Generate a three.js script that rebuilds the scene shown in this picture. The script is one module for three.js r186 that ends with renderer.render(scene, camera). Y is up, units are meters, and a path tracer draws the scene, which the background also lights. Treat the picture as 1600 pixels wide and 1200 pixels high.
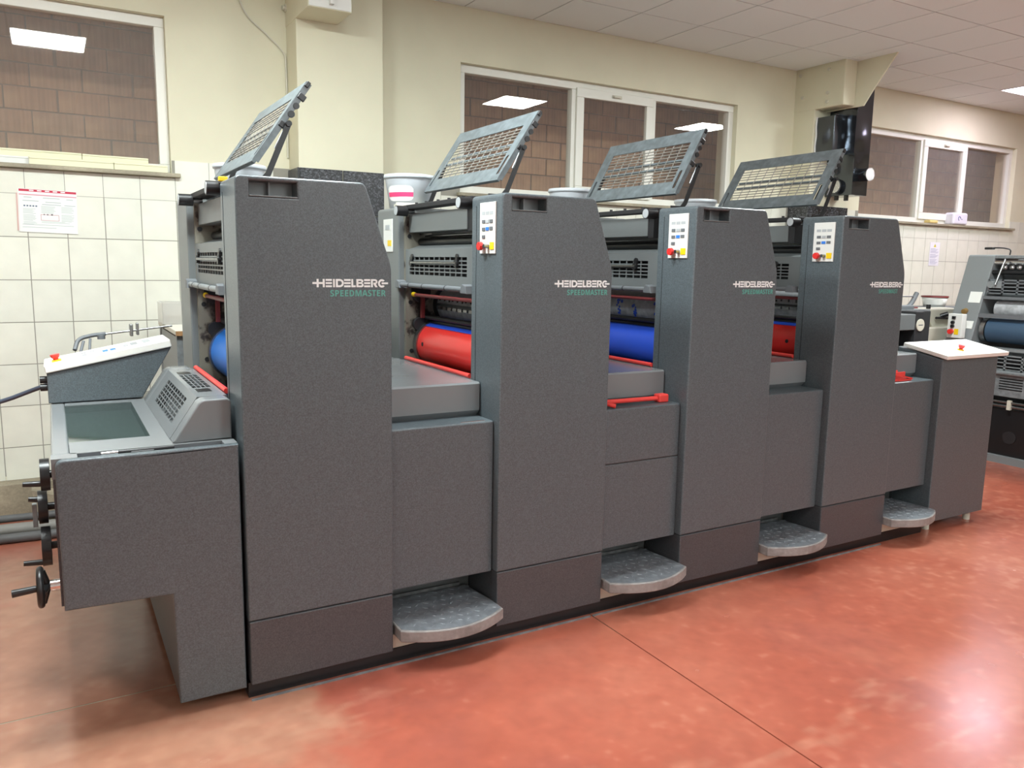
import * as THREE from 'three';
import { RoundedBoxGeometry } from 'three/addons/geometries/RoundedBoxGeometry.js';
import { mergeGeometries, toCreasedNormals } from 'three/addons/utils/BufferGeometryUtils.js';
import { TextGeometry } from 'three/addons/geometries/TextGeometry.js';
import { FontLoader } from 'three/addons/loaders/FontLoader.js';
import { RectAreaLightUniformsLib } from 'three/addons/lights/RectAreaLightUniformsLib.js';

// ---------------------------------------------------------------- camera, exposure, lamps
const scene = new THREE.Scene();
scene.background = new THREE.Color(0x000000);
const renderer = new THREE.WebGLRenderer({ antialias: true });
renderer.toneMapping = THREE.LinearToneMapping;
renderer.toneMappingExposure = 1.0;
renderer.shadowMap.enabled = true;
RectAreaLightUniformsLib.init();

const camera = new THREE.PerspectiveCamera(2 * Math.atan(600 / 1245.9) * 180 / Math.PI, 4 / 3, 0.05, 60);
{
  const yaw = 0.5233, pitch = 0.1496, roll = 0.017;
  const fwd = new THREE.Vector3(Math.sin(yaw) * Math.cos(pitch), -Math.sin(pitch), -Math.cos(yaw) * Math.cos(pitch));
  const right = new THREE.Vector3(Math.cos(yaw), 0, Math.sin(yaw)), up = new THREE.Vector3().crossVectors(right, fwd);
  const r2 = right.clone().multiplyScalar(Math.cos(roll)).addScaledVector(up, Math.sin(roll));
  const u2 = up.clone().multiplyScalar(Math.cos(roll)).addScaledVector(right, -Math.sin(roll));
  camera.quaternion.setFromRotationMatrix(new THREE.Matrix4().makeBasis(r2, u2, fwd.clone().negate()));
  camera.position.set(-0.551, 1.608, 2.828);
}
const LAMP = 92;                         // radiance of a ceiling panel
const GLOW = 30;                         // how bright the diffuser itself looks
const WHITE = [0.90, 1.0, 1.0], DIM = [0.50, 0.55, 0.56], HALF = [0.29, 0.32, 0.325], FAINT = [0.40, 0.44, 0.445], PINKISH = [0.27, 0.24, 0.295];
const PANELS = [                         // [x, z, tint, label]
  [-0.439, -0.156, WHITE, 'square white ceiling light above the delivery end, mirrored in the left window'],
  [-1.639, -0.156, HALF, 'square white ceiling light left of the delivery end, outside the picture'],
  [0.761, -0.156, DIM, 'square white ceiling light above the first printing unit'],
  [4.361, -0.156, WHITE, 'square white ceiling light mirrored in the left pane of the middle window'],
  [7.361, -0.156, WHITE, 'square white ceiling light mirrored in the right pane of the middle window'],
  [8.561, -1.956, PINKISH, 'bright pinkish square ceiling light at the right edge, above the right window'],
  [1.361, 2.844, FAINT, 'added unseen weak square ceiling light just behind the photographer'],  // added lamp, brightens the upper front of the first tower
  [-3.439, 4.644, DIM, 'square white ceiling light behind the photographer, far left'],
  [1.961, 4.644, DIM, 'square white ceiling light behind the photographer, left one of the middle pair'],
  [4.361, 4.644, DIM, 'square white ceiling light behind the photographer, right one of the middle pair'],
];

// ---------------------------------------------------------------- helpers
function rng(seed) { let a = seed >>> 0; return () => { a = (a + 0x6D2B79F5) | 0; let t = Math.imul(a ^ (a >>> 15), 1 | a); t = (t + Math.imul(t ^ (t >>> 7), 61 | t)) ^ t; return ((t ^ (t >>> 14)) >>> 0) / 4294967296; }; }
const taken = {};
function numbered(n) { const k = taken[n] = (taken[n] ?? -1) + 1; return k ? n + '_' + String(k).padStart(3, '0') : n; }
function wuv(g) {                        // uv in metres from position and normal
  const p = g.attributes.position, n = g.attributes.normal, uv = new Float32Array(p.count * 2);
  for (let i = 0; i < p.count; i++) {
    const ax = Math.abs(n.getX(i)), ay = Math.abs(n.getY(i)), az = Math.abs(n.getZ(i));
    let u, v;
    if (ay >= ax && ay >= az) { u = p.getX(i); v = -p.getZ(i); } else if (ax >= az) { u = p.getZ(i); v = p.getY(i); } else { u = p.getX(i); v = p.getY(i); }
    uv[2 * i] = u; uv[2 * i + 1] = v;
  }
  g.setAttribute('uv', new THREE.BufferAttribute(uv, 2)); return g;
}
function clean(g) { let h = g.index ? g.toNonIndexed() : g; for (const k of Object.keys(h.attributes)) if (!['position', 'normal', 'uv'].includes(k)) h.deleteAttribute(k); return h; }
function joined(gs, keep) {
  gs = (Array.isArray(gs) ? gs : [gs]).map(clean);
  if (!keep) gs.forEach(wuv);
  return gs.length > 1 ? mergeGeometries(gs) : gs[0];
}
function mesh(name, gs, mat, parent = scene, keep = false) {
  const m = new THREE.Mesh(joined(gs, keep), mat);
  m.name = parent === scene ? numbered(name) : name; m.castShadow = m.receiveShadow = true; parent.add(m); return m;
}
function put(name, geo, mat, parent, x, y, z) { const m = new THREE.Mesh(geo, mat); m.name = name; m.position.set(x, y, z); m.castShadow = m.receiveShadow = true; parent.add(m); return m; }
function tag(o, label, category, group) { o.userData.label = label; o.userData.category = category; if (group) o.userData.group = group; return o; }
function thing(name, label, category, pos = [0, 0, 0], group) { const o = new THREE.Group(); o.name = numbered(name); o.position.set(...pos); scene.add(o); return tag(o, label, category, group); }
function struct(name, label) { const o = new THREE.Group(); o.name = name; o.userData.kind = 'structure'; if (label) o.userData.label = label; scene.add(o); return o; }
function bx(x0, x1, y0, y1, z0, z1, r = 0, seg = 2) {
  const w = x1 - x0, h = y1 - y0, d = z1 - z0;
  r = Math.min(r, w / 2.01, h / 2.01, d / 2.01);
  const g = r > 0 ? new RoundedBoxGeometry(w, h, d, seg, r) : new THREE.BoxGeometry(w, h, d);
  g.translate((x0 + x1) / 2, (y0 + y1) / 2, (z0 + z1) / 2); return g;
}
const V = (x, y, z) => new THREE.Vector3(x, y, z);
function rod(a, b, r, seg = 16, r2 = r) {
  const A = V(...a), B = V(...b), d = B.clone().sub(A), g = new THREE.CylinderGeometry(r2, r, d.length(), seg);
  g.applyQuaternion(new THREE.Quaternion().setFromUnitVectors(V(0, 1, 0), d.clone().normalize()));
  const c = A.add(B).multiplyScalar(0.5); g.translate(c.x, c.y, c.z); return g;
}
function tube(pts, r, seg = 40, rs = 8) { return new THREE.TubeGeometry(new THREE.CatmullRomCurve3(pts.map(p => V(...p))), seg, r, rs); }
function shapeOf(pts, holes = []) {
  const s = new THREE.Shape(pts.map(p => new THREE.Vector2(p[0], p[1])));
  for (const h of holes) s.holes.push(new THREE.Path(h.map(p => new THREE.Vector2(p[0], p[1]))));
  return s;
}
function prism(pts, z0, z1, b = 0, holes = []) {
  const s = pts instanceof THREE.Shape ? pts : shapeOf(pts, holes);
  const g = new THREE.ExtrudeGeometry(s, { depth: z1 - z0 - 2 * b, bevelEnabled: b > 0, bevelThickness: b, bevelSize: b, bevelOffset: -b, bevelSegments: 3, curveSegments: 20 });
  g.translate(0, 0, z0 + b); return g;
}
function roundPoly(pts, rs) {            // polygon with rounded corners
  const s = new THREE.Shape(), n = pts.length;
  for (let i = 0; i < n; i++) {
    const p = new THREE.Vector2(...pts[i]), a = new THREE.Vector2(...pts[(i + n - 1) % n]), b = new THREE.Vector2(...pts[(i + 1) % n]), r = rs[i] ?? rs;
    const da = a.clone().sub(p), db = b.clone().sub(p), q = p.clone().add(da.setLength(Math.min(r, da.length() / 2))), t = p.clone().add(db.setLength(Math.min(r, db.length() / 2)));
    if (i === 0) s.moveTo(q.x, q.y); else s.lineTo(q.x, q.y);
    if (r > 0) s.quadraticCurveTo(p.x, p.y, t.x, t.y);
  }
  s.closePath(); return s;
}
function zPrism(ptsZY, x0, x1, b = 0) {  // outline in (z, y), extruded along x
  const g = prism(ptsZY.map(([z, y]) => [-z, y]), x0, x1, b); g.rotateY(Math.PI / 2); return g;
}
function yPrism(ptsXZ, y0, y1, b = 0) {  // outline in (x, z), extruded along y
  const g = prism(ptsXZ instanceof THREE.Shape ? ptsXZ : ptsXZ.map(([x, z]) => [x, -z]), y0, y1, b); g.rotateX(-Math.PI / 2); return g;
}

// ---------------------------------------------------------------- textures
function noiseTile(N, cells, seed) {     // tileable value noise 0..1
  const R = rng(seed), g = new Float32Array(cells * cells).map(() => R()), out = new Float32Array(N * N);
  for (let y = 0; y < N; y++) for (let x = 0; x < N; x++) {
    const fx = x / N * cells, fy = y / N * cells, ix = Math.floor(fx), iy = Math.floor(fy);
    let tx = fx - ix, ty = fy - iy; tx = tx * tx * (3 - 2 * tx); ty = ty * ty * (3 - 2 * ty);
    const a = g[(iy % cells) * cells + ix % cells], b = g[(iy % cells) * cells + (ix + 1) % cells], c = g[((iy + 1) % cells) * cells + ix % cells], d = g[((iy + 1) % cells) * cells + (ix + 1) % cells];
    out[y * N + x] = (a + (b - a) * tx) + ((c + (d - c) * tx) - (a + (b - a) * tx)) * ty;
  }
  return out;
}
function fbm(N, cells, oct, seed, gain = 0.5) {
  const out = new Float32Array(N * N); let amp = 1, tot = 0;
  for (let o = 0; o < oct; o++) { const n = noiseTile(N, Math.min(N, cells << o), seed + o * 17); for (let i = 0; i < out.length; i++) out[i] += n[i] * amp; tot += amp; amp *= gain; }
  for (let i = 0; i < out.length; i++) out[i] /= tot; return out;
}
function dataTex(N, fn, size, srgb) {    // fn(i, x, y) -> [r, g, b] 0..1
  const d = new Uint8Array(N * N * 4);
  for (let i = 0; i < N * N; i++) { const c = fn(i, i % N, Math.floor(i / N)); for (let k = 0; k < 3; k++) d[4 * i + k] = Math.max(0, Math.min(255, c[k] * 255)); d[4 * i + 3] = 255; }
  const t = new THREE.DataTexture(d, N, N); t.wrapS = t.wrapT = THREE.RepeatWrapping; t.magFilter = THREE.LinearFilter; t.minFilter = THREE.LinearMipmapLinearFilter; t.generateMipmaps = true;
  t.repeat.set(1 / size, 1 / size); if (srgb) t.colorSpace = THREE.SRGBColorSpace; t.needsUpdate = true; return t;
}
const mix = (a, b, t) => a + (b - a) * t, mix3 = (a, b, t) => [mix(a[0], b[0], t), mix(a[1], b[1], t), mix(a[2], b[2], t)];
const sm = (a, b, x) => { x = Math.max(0, Math.min(1, (x - a) / (b - a))); return x * x * (3 - 2 * x); };

const grainN = fbm(512, 128, 2, 5), grainB = fbm(512, 6, 4, 9);
const grainTex = dataTex(512, i => { const v = 0.82 + 0.26 * (grainN[i] - 0.5); return [v, v, v]; }, 0.42, true);
const grainBump = dataTex(512, i => [grainN[i], grainN[i], grainN[i]], 0.42);
const smudge = fbm(512, 4, 5, 21);
const smudgeRough = dataTex(512, i => { const v = 0.85 + 0.25 * (smudge[i] - 0.5); return [v, v, v]; }, 0.9);
const plaster = fbm(512, 5, 5, 33);
const plasterTex = dataTex(512, i => { const v = 0.955 + 0.07 * (plaster[i] - 0.5); return [v, v * 0.998, v * 0.985]; }, 2.1, true);
const marble = fbm(256, 4, 5, 41);
const tileTex = dataTex(256, i => { const v = 0.965 + 0.09 * (marble[i] - 0.5); return [v, v, v * 0.985]; }, 0.7, true);
const dirtA = fbm(512, 5, 5, 51, 0.62), dirtB = fbm(512, 22, 3, 57);
const dirtTex = dataTex(512, i => mix3([0.56, 0.54, 0.49], [0.16, 0.13, 0.12], sm(0.5, 0.66, dirtA[i] * 0.75 + dirtB[i] * 0.25)), 0.55, true);
const brickA = fbm(256, 3, 3, 61), brickB = noiseTile(256, 64, 66);
const brickTex = dataTex(256, (i, x) => { const s = brickB[x], v = 0.84 + 0.2 * (brickA[i] - 0.5) + 0.07 * (s - 0.5); return [v, v * (0.97 + 0.06 * (brickA[i] - 0.5)), v * 0.95]; }, 0.5, true);
const graniteN = fbm(256, 36, 3, 71, 0.7);
const graniteTex = dataTex(256, i => { const v = 0.17 + 0.75 * Math.max(0, graniteN[i] - 0.42); return [v, v * 1.02, v * 1.08]; }, 0.3, true);
const steelN = fbm(256, 10, 4, 81);
const steelTex = dataTex(256, i => { const v = 0.82 + 0.3 * (steelN[i] - 0.5); return [v, v, v]; }, 0.25, true);
const stoneTex = dataTex(256, i => { const v = 0.80 + 0.5 * (steelN[(i * 7) % 65536] - 0.5) * 0.3 + 0.3 * (marble[i] - 0.5); return [v, v * 0.97, v * 0.9]; }, 0.6, true);
const ductN = fbm(256, 3, 2, 91), ductBump = dataTex(256, i => [ductN[i], ductN[i], ductN[i]], 0.9);
// sealed concrete floor: salmon red with worn and grey patches, 12 m across
const FN = 2048, fl1 = fbm(FN, 9, 6, 101, 0.55), fl2 = fbm(FN, 22, 5, 131, 0.6), fl3 = fbm(FN, 5, 4, 151, 0.5), fl4 = fbm(FN, 260, 2, 171);
const floorTex = dataTex(FN, (i, x, y) => {
  let c = mix3([0.675, 0.355, 0.275], [0.735, 0.435, 0.345], sm(0.36, 0.66, fl1[i]));
  c = mix3(c, [0.63, 0.34, 0.28], 0.6 * sm(0.5, 0.7, fl2[i]));
  c = mix3(c, [0.715, 0.56, 0.475], 0.5 * sm(0.52, 0.72, fl3[i] * 0.6 + fl2[i] * 0.4));
  c = mix3(c, [0.78, 0.60, 0.50], 0.22 * sm(0.56, 0.72, fl1[(i + 991 * 7) % (FN * FN)] * 0.6 + fl4[i] * 0.4));
  const xs = (x + FN / 4) % FN, k = y * FN + (xs >> 2), k2 = y * FN + ((xs + 777) % FN >> 1);   // brushed streaks along the hall
  c = mix3(c, [0.80, 0.58, 0.475], 0.40 * sm(0.55, 0.70, fl2[k] * 0.7 + fl4[k2] * 0.3));
  c = mix3(c, [0.66, 0.38, 0.30], 0.45 * sm(0.56, 0.70, fl1[k2] * 0.6 + fl2[k2] * 0.4));
  let wx = x / FN * 12, wz = -y / FN * 12; if (wx > 9) wx -= 12; if (wz < -6) wz += 12;   // coating worn pale beside the delivery end
  const worn = Math.hypot((wx + 0.95) / 0.8, (wz + 0.5) / 1.2) + (fl1[i] - 0.5) * 3.2 + (fl2[i] - 0.5) * 3.0;
  c = mix3(c, [0.70, 0.53, 0.43], 0.7 * sm(1.35, 0.45, worn));
  const g = 0.97 + 0.1 * (fl4[i] - 0.5); return [c[0] * g, c[1] * g, c[2] * g];
}, 12, true);
const floorRough = dataTex(512, i => { const v = 0.72 + 0.75 * (smudge[i] - 0.5); return [v, v, v]; }, 2.3);

// ---------------------------------------------------------------- materials
const M = {};
const lin = c => Array.isArray(c) ? new THREE.Color().setRGB(...c) : new THREE.Color(c);
function std(color, roughness, o = {}) { const C = o.physical ? THREE.MeshPhysicalMaterial : THREE.MeshStandardMaterial; delete o.physical; return new C({ color: lin(color), roughness, metalness: 0, ...o }); }
M.paint = std([0.143, 0.172, 0.188], 0.30, { map: grainTex, bumpMap: grainBump, bumpScale: 0.00025 });
M.skirt = std([0.105, 0.11, 0.12], 0.32, { map: grainTex, bumpMap: grainBump, bumpScale: 0.0002 });
M.paintSmooth = std([0.150, 0.162, 0.163], 0.38);
M.coverTop = std([0.19, 0.20, 0.205], 0.28, { roughnessMap: smudgeRough });
M.dark = std([0.018, 0.018, 0.02], 0.5);
M.black = std([0.012, 0.012, 0.013], 0.35);
M.rubber = std([0.02, 0.02, 0.022], 0.6);
M.dirty = std([0.75, 0.75, 0.75], 0.55, { map: dirtTex });
M.steel = std([0.55, 0.56, 0.57], 0.32, { metalness: 1, map: steelTex });
M.chrome = std([0.75, 0.75, 0.76], 0.12, { metalness: 1 });
M.tread = std([0.33, 0.35, 0.38], 0.34, { metalness: 0.25, map: steelTex });
M.rim = std([0.40, 0.37, 0.355], 0.45, { map: steelTex });
M.plate = std([0.66, 0.67, 0.69], 0.35, { map: steelTex });
M.lid = std([0.20, 0.235, 0.25], 0.38, { map: steelTex });
M.barSteel = std([0.42, 0.40, 0.36], 0.4, { metalness: 0.5 });
M.red = std([0.74, 0.035, 0.03], 0.28);
M.redBar = std([0.78, 0.06, 0.05], 0.38);
M.maroon = std([0.22, 0.04, 0.04], 0.45);
M.blue = std([0.02, 0.20, 0.72], 0.42);
M.blueDeep = std([0.025, 0.09, 0.62], 0.42);
M.blueOld = std([0.045, 0.085, 0.14], 0.4);
M.yellow = std([0.85, 0.58, 0.01], 0.4);
M.white = std([0.74, 0.74, 0.70], 0.35);
M.whiteLid = std([0.80, 0.78, 0.72], 0.4);
M.cream = std([0.62, 0.60, 0.50], 0.5);
M.keyGrey = std([0.14, 0.15, 0.16], 0.5);
M.keyPale = std([0.42, 0.44, 0.45], 0.5);
M.keyBlue = std([0.03, 0.19, 0.68], 0.45);
M.ink = std([0.34, 0.35, 0.36], 0.6);
M.logo = std([0.82, 0.86, 0.86], 0.45);
M.logoGreen = std([0.10, 0.36, 0.30], 0.45);
M.wall = std([0.80, 0.765, 0.60], 0.85, { map: plasterTex });
M.wallWhite = std([0.76, 0.79, 0.79], 0.85, { map: plasterTex });
M.tiles = [[0.79, 0.785, 0.71], [0.81, 0.805, 0.725], [0.775, 0.775, 0.705]].map(c => std(c, 0.18, { map: tileTex }));
M.grout = std([0.30, 0.285, 0.24], 0.9);
M.granite = std([0.8, 0.8, 0.8], 0.25, { map: graniteTex });
M.pvc = std([0.78, 0.77, 0.70], 0.4);
M.sill = std([0.55, 0.52, 0.44], 0.6, { map: stoneTex });
M.glass = new THREE.MeshPhysicalMaterial({ color: lin([1.0, 0.985, 0.96]), roughness: 0, metalness: 0, transmission: 0.965, thickness: 0, ior: 1.52 });
M.glassFilm = new THREE.MeshPhysicalMaterial({ color: lin([0.97, 0.93, 0.88]), roughness: 0.02, metalness: 0, transmission: 0.92, thickness: 0, ior: 1.52 });
M.glassDust = new THREE.MeshPhysicalMaterial({ color: lin([0.75, 0.82, 0.78]), roughness: 0.05, metalness: 0, transmission: 1, thickness: 0, ior: 1.5 });
M.bricks = [[0.80, 0.53, 0.38], [0.84, 0.56, 0.41], [0.76, 0.50, 0.36], [0.81, 0.57, 0.44]].map(c => std(c, 0.9, { map: brickTex }));
M.mortar = std([0.27, 0.22, 0.19], 0.95);
M.floor = std([0.86, 0.88, 0.9], 0.31, { map: floorTex, roughnessMap: floorRough });
M.joint = std([0.16, 0.10, 0.08], 0.9);
M.concrete = std([0.50, 0.45, 0.38], 0.85, { map: stoneTex });
M.ceil = std([0.85, 0.90, 0.905], 0.9);
M.ceilGrid = std([0.33, 0.33, 0.32], 0.7);
M.bucket = std([0.52, 0.55, 0.58], 0.4);
M.duct = std([0.10, 0.11, 0.125], 0.12, { metalness: 0.9, bumpMap: ductBump, bumpScale: 0.07 });
M.foil = std([0.75, 0.75, 0.74], 0.25, { metalness: 1, bumpMap: grainBump, bumpScale: 0.004 });
M.wood = std([0.55, 0.30, 0.13], 0.6, { map: steelTex });
M.laminate = std([0.66, 0.63, 0.55], 0.5);
M.paper = std([0.78, 0.78, 0.74], 0.8);
M.yellowTube = std([0.74, 0.72, 0.50], 0.45);
M.cable = std([0.10, 0.10, 0.10], 0.6);
M.cableGrey = std([0.23, 0.22, 0.20], 0.6);
M.hose = std([0.06, 0.075, 0.11], 0.45);
M.press2 = std([0.22, 0.235, 0.24], 0.42);
M.press2Light = std([0.30, 0.32, 0.33], 0.4, { map: steelTex });
M.softPlastic = new THREE.MeshPhysicalMaterial({ color: lin([0.85, 0.84, 0.82]), roughness: 0.3, transmission: 0.8, thickness: 0 });

// ---------------------------------------------------------------- the room
const X0 = -6, X1 = 12.6, ZB = -2.854, ZF = 5.4, HC = 3.507;
const WIN = [[-2.71, 0.166], [2.233, 5.11], [6.94, 9.82]], WY0 = 2.145, WY1 = 3.108;
{ // floor: two slabs with a saw-cut joint between them
  const f = struct('floor');
  mesh('floor_bed', bx(X0, X1, -0.2, -0.012, ZB - 0.1, ZF), M.joint, f);
  mesh('floor_slab', bx(X0, 1.532, -0.012, 0, -0.257, ZF), M.floor, f);
  mesh('floor_slab', bx(X0, 1.532, -0.012, 0, ZB - 0.1, -0.265), M.floor, f);
  mesh('joint_filler', bx(X0, 1.532, -0.012, -0.001, -0.265, -0.257), M.concrete, f);
  mesh('floor_slab', bx(1.538, X1, -0.012, 0, ZB - 0.1, ZF), M.floor, f);
}
{ // ceiling: loose tiles between recessed runners
  const c = struct('ceiling'), lit = new Set();
  const gx = 3.461, gz = -2.256;
  for (const [x, z] of PANELS) lit.add(Math.round((x - gx - 0.3) / 0.6) + ',' + Math.round((z - gz - 0.3) / 0.6));
  const runs = [], rest = [], tg = joined(bx(-0.2945, 0.2945, 0, 0.018, -0.2945, 0.2945));
  for (let i = Math.ceil((X0 - gx) / 0.6); gx + i * 0.6 < X1; i++) runs.push(bx(gx + i * 0.6 - 0.012, gx + i * 0.6 + 0.012, HC + 0.004, HC + 0.03, ZB, ZF));
  for (let j = 0; gz + j * 0.6 < ZF; j++) runs.push(bx(X0, X1, HC + 0.0045, HC + 0.0305, gz + j * 0.6 - 0.012, gz + j * 0.6 + 0.012));
  mesh('ceiling_runner', runs, M.ceilGrid, c);
  mesh('ceiling_slab', bx(X0 - 0.2, X1 + 0.2, HC + 0.2, HC + 0.35, ZB - 0.2, ZF + 0.2), M.concrete, c);
  for (let i = Math.floor((X0 - gx) / 0.6); gx + i * 0.6 < X1; i++) for (let j = -1; gz + j * 0.6 < ZF; j++) {
    if (lit.has(i + ',' + j)) continue;
    const x = gx + (i + 0.5) * 0.6, z = gz + (j + 0.5) * 0.6;
    if (x > 1.2 && x < 12 && z < 1.3) put('ceiling_tile', tg, M.ceil, c, x, HC, z);
    else { const g = tg.clone(); g.translate(x, HC, z); rest.push(g); }
  }
  mesh('ceiling_tile', rest, M.ceil, c).userData.kind = 'stuff';
}
const TW = 0.2093, TH = 0.256, TX = -0.6517, TY = 1.7182;
{ // back wall with three window openings, tiled up to 2.23 m
  const w = struct('wall_back');
  const z0 = ZB - 0.25, gs = [bx(X0, X1, 0, WY0 - 0.02, z0, ZB), bx(X0, X1, WY1, HC + 0.2, z0, ZB)];
  let a = X0; for (const [p, q] of WIN) { gs.push(bx(a, p, WY0 - 0.02, WY1, z0, ZB)); a = q; } gs.push(bx(a, X1, WY0 - 0.02, WY1, z0, ZB));
  mesh('plaster', gs, M.wall, w);
  const R = rng(7), rest = [], base = joined(bx(-TW / 2 + 0.0026, TW / 2 - 0.0026, -TH / 2 + 0.0026, TH / 2 - 0.0026, 0, 0.007));
  const inWin = x => WIN.some(([p, q]) => x > p - 0.06 && x < q + 0.06);
  mesh('grout', [bx(X0, X1, 0.26, WY0 - 0.03, ZB, ZB + 0.0045), bx(0.17, 2.23, WY0 - 0.03, 2.228, ZB, ZB + 0.0045), bx(5.115, 6.935, WY0 - 0.03, 2.228, ZB, ZB + 0.0045)], M.grout, w);
  for (let i = -26; i < 62; i++) for (let j = -2; j < 6; j++) {
    const x = TX + (i + 0.5) * TW, y1 = TY - j * TH, y = y1 - TH / 2;
    if (x < X0 + 0.1 || x > X1 - 0.1) continue;
    if (x > 0.9 && x < 1.53 || x > 5.85 && x < 6.45) continue;
    let g = base, yc = y;
    const top = inWin(x) ? WY0 - 0.028 : 2.23;
    if (y - TH / 2 > top - 0.03) continue;
    if (y1 > top) { const h = top - (y1 - TH); g = joined(bx(-TW / 2 + 0.0017, TW / 2 - 0.0017, -h / 2, h / 2 - 0.0017, 0, 0.007)); yc = y1 - TH + h / 2; }
    const near = (x > -1.4 && x < 1 && yc > 0.2) || (x > 7.1 && x < 10.2 && yc > 0.9) || (x > 1.5 && x < 7 && yc > 1.9);
    if (near) put('tile', g, M.tiles[Math.floor(R() * 3)], w, x, yc, ZB);
    else { const c = g.clone(); c.translate(x, yc, ZB); rest.push(c); }
  }
  mesh('tile', rest, M.tiles[0], w).userData.kind = 'stuff';
  mesh('plinth', bx(X0, X1, 0, 0.235, ZB, ZB + 0.12, 0.006), M.concrete, w);
}
{ const w = struct('wall_left'); mesh('plaster', bx(X0 - 0.2, X0, 0, HC + 0.2, ZB - 0.25, ZF + 0.2), M.wall, w); }
{ const w = struct('wall_right'); mesh('plaster', bx(X1, X1 + 0.2, 0, HC + 0.2, ZB - 0.25, ZF + 0.2), M.wall, w); }
{ const w = struct('wall_front'); mesh('plaster', bx(X0, X1, 0, HC + 0.2, ZF, ZF + 0.2), M.wallWhite, w); }
{ // clay block wall standing a good metre outside the windows
  const w = struct('wall_outer', 'raw clay block wall outside the windows');
  mesh('mortar', bx(X0, 17, 1.2, 4.3, -4.2, -4.012), M.mortar, w);
  const R = rng(19), BW = 0.333, BH = 0.1605, g = joined(bx(-BW / 2 + 0.006, BW / 2 - 0.006, -BH / 2 + 0.005, BH / 2 - 0.005, -0.03, 0)), rest = [];
  for (let j = 0; j < 19; j++) for (let i = -20; i < 52; i++) {
    const x = -0.598 + (i + (j % 2 ? 0.5 : 0)) * BW + BW / 2 + (R() - 0.5) * 0.012, y = 1.22 + j * BH + 0.045, dz = (R() - 0.5) * 0.012, m = M.bricks[Math.floor(R() * 4)];
    const seen = y > 2.0 && y < 3.35 && ((x > -1.5 && x < 0.6) || (x > 2.4 && x < 7.6) || (x > 8.6 && x < 13));
    if (seen) put('brick', g, m, w, x, y, -4.0 + dz); else { const c = g.clone(); c.translate(x, y, -4.0 + dz); rest.push(c); }
  }
  mesh('brick', rest, M.bricks[0], w).userData.kind = 'stuff';
  mesh('corridor_floor', bx(X0, 17, 1.0, 1.2, -4.2, ZB - 0.25), M.concrete, w);
}
WIN.forEach(([a, b], k) => {
  const pane = k === 1 ? M.glass : M.glassFilm;   // the outer windows are filmed with dust // white plastic windows: fixed pane, tilting sash, fixed pane
  const w = struct('window_' + (k + 1)), y0 = WY0, y1 = WY1, z0 = -2.975, z1 = -2.905, f = 0.06;
  const s0 = a + (b - a) * 0.365, s1 = a + (b - a) * 0.655;
  const fr = [bx(a, b, y1 - f, y1, z0, z1, 0.004), bx(a, b, y0, y0 + f, z0, z1, 0.004), bx(a, a + f, y0 + f, y1 - f, z0, z1, 0.004), bx(b - f, b, y0 + f, y1 - f, z0, z1, 0.004),
    bx(s0, s0 + 0.06, y0 + f, y1 - f, z0, z1, 0.004), bx(s1 + 0.0, s1 + 0.06, y0 + f, y1 - f, z0, z1, 0.004)];
  mesh('window_frame', fr, M.pvc, w);
  const c0 = s0 + 0.04, c1 = s1 + 0.02, d0 = y0 + 0.045, d1 = y1 - 0.045, t = 0.075;
  const sash = mesh('sash', [bx(c0, c1, d1 - t, d1, -2.925, z1 + 0.018, 0.005), bx(c0, c1, d0, d0 + t, -2.925, z1 + 0.018, 0.005), bx(c0, c0 + t, d0 + t, d1 - t, -2.925, z1 + 0.018, 0.005), bx(c1 - t, c1, d0 + t, d1 - t, -2.925, z1 + 0.018, 0.005)], M.pvc, w);
  mesh('latch', [bx((c0 + c1) / 2 - 0.05, (c0 + c1) / 2 + 0.05, d1 - 0.05, d1 - 0.025, z1 + 0.018, z1 + 0.03, 0.004), bx((c0 + c1) / 2 - 0.045, (c0 + c1) / 2 + 0.02, d1 - 0.048, d1 - 0.032, z1 + 0.03, z1 + 0.045, 0.005)], M.cream, sash);
  mesh('pane', bx(a + f - 0.01, s0 + 0.01, y0 + f - 0.01, y1 - f + 0.01, -2.956, -2.94), pane, w);
  mesh('pane', bx(c0 + t - 0.01, c1 - t + 0.01, d0 + t - 0.01, d1 - t + 0.01, -2.926 + 0.004, -2.91), pane, sash);
  mesh('pane', bx(s1 + 0.05, b - f + 0.01, y0 + f - 0.01, y1 - f + 0.01, -2.956, -2.94), pane, w);
  mesh('window_sill', bx(a - 0.03, b + 0.05, y0 - 0.025, y0, -2.975, ZB + 0.05, 0.004), M.sill, w);
});
function pillar(n, x0, x1, label) { // plastered pillar with dark granite at the top of the dado and a bracket under the ceiling
  const p = struct(n, label), zf = -2.61;
  mesh('shaft', bx(x0, x1, 0, HC + 0.1, ZB - 0.05, zf, 0.006), M.wall, p);
  const w = (x1 - x0) / 2;
  for (let j = 0; j < 5; j++) for (let i = 0; i < 2; i++) mesh('granite_tile', bx(x0 + i * w + 0.003, x0 + (i + 1) * w - 0.003, 2.217 - (j + 1) * 0.3 + 0.004, 2.217 - j * 0.3, zf, zf + 0.012, 0.001), M.granite, p);
  for (let j = 0; j < 5; j++) mesh('granite_tile', bx(x0 - 0.012, x0, 2.217 - (j + 1) * 0.3 + 0.004, 2.217 - j * 0.3, ZB + 0.01, zf + 0.01, 0.001), M.granite, p);
  return p;
}
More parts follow.
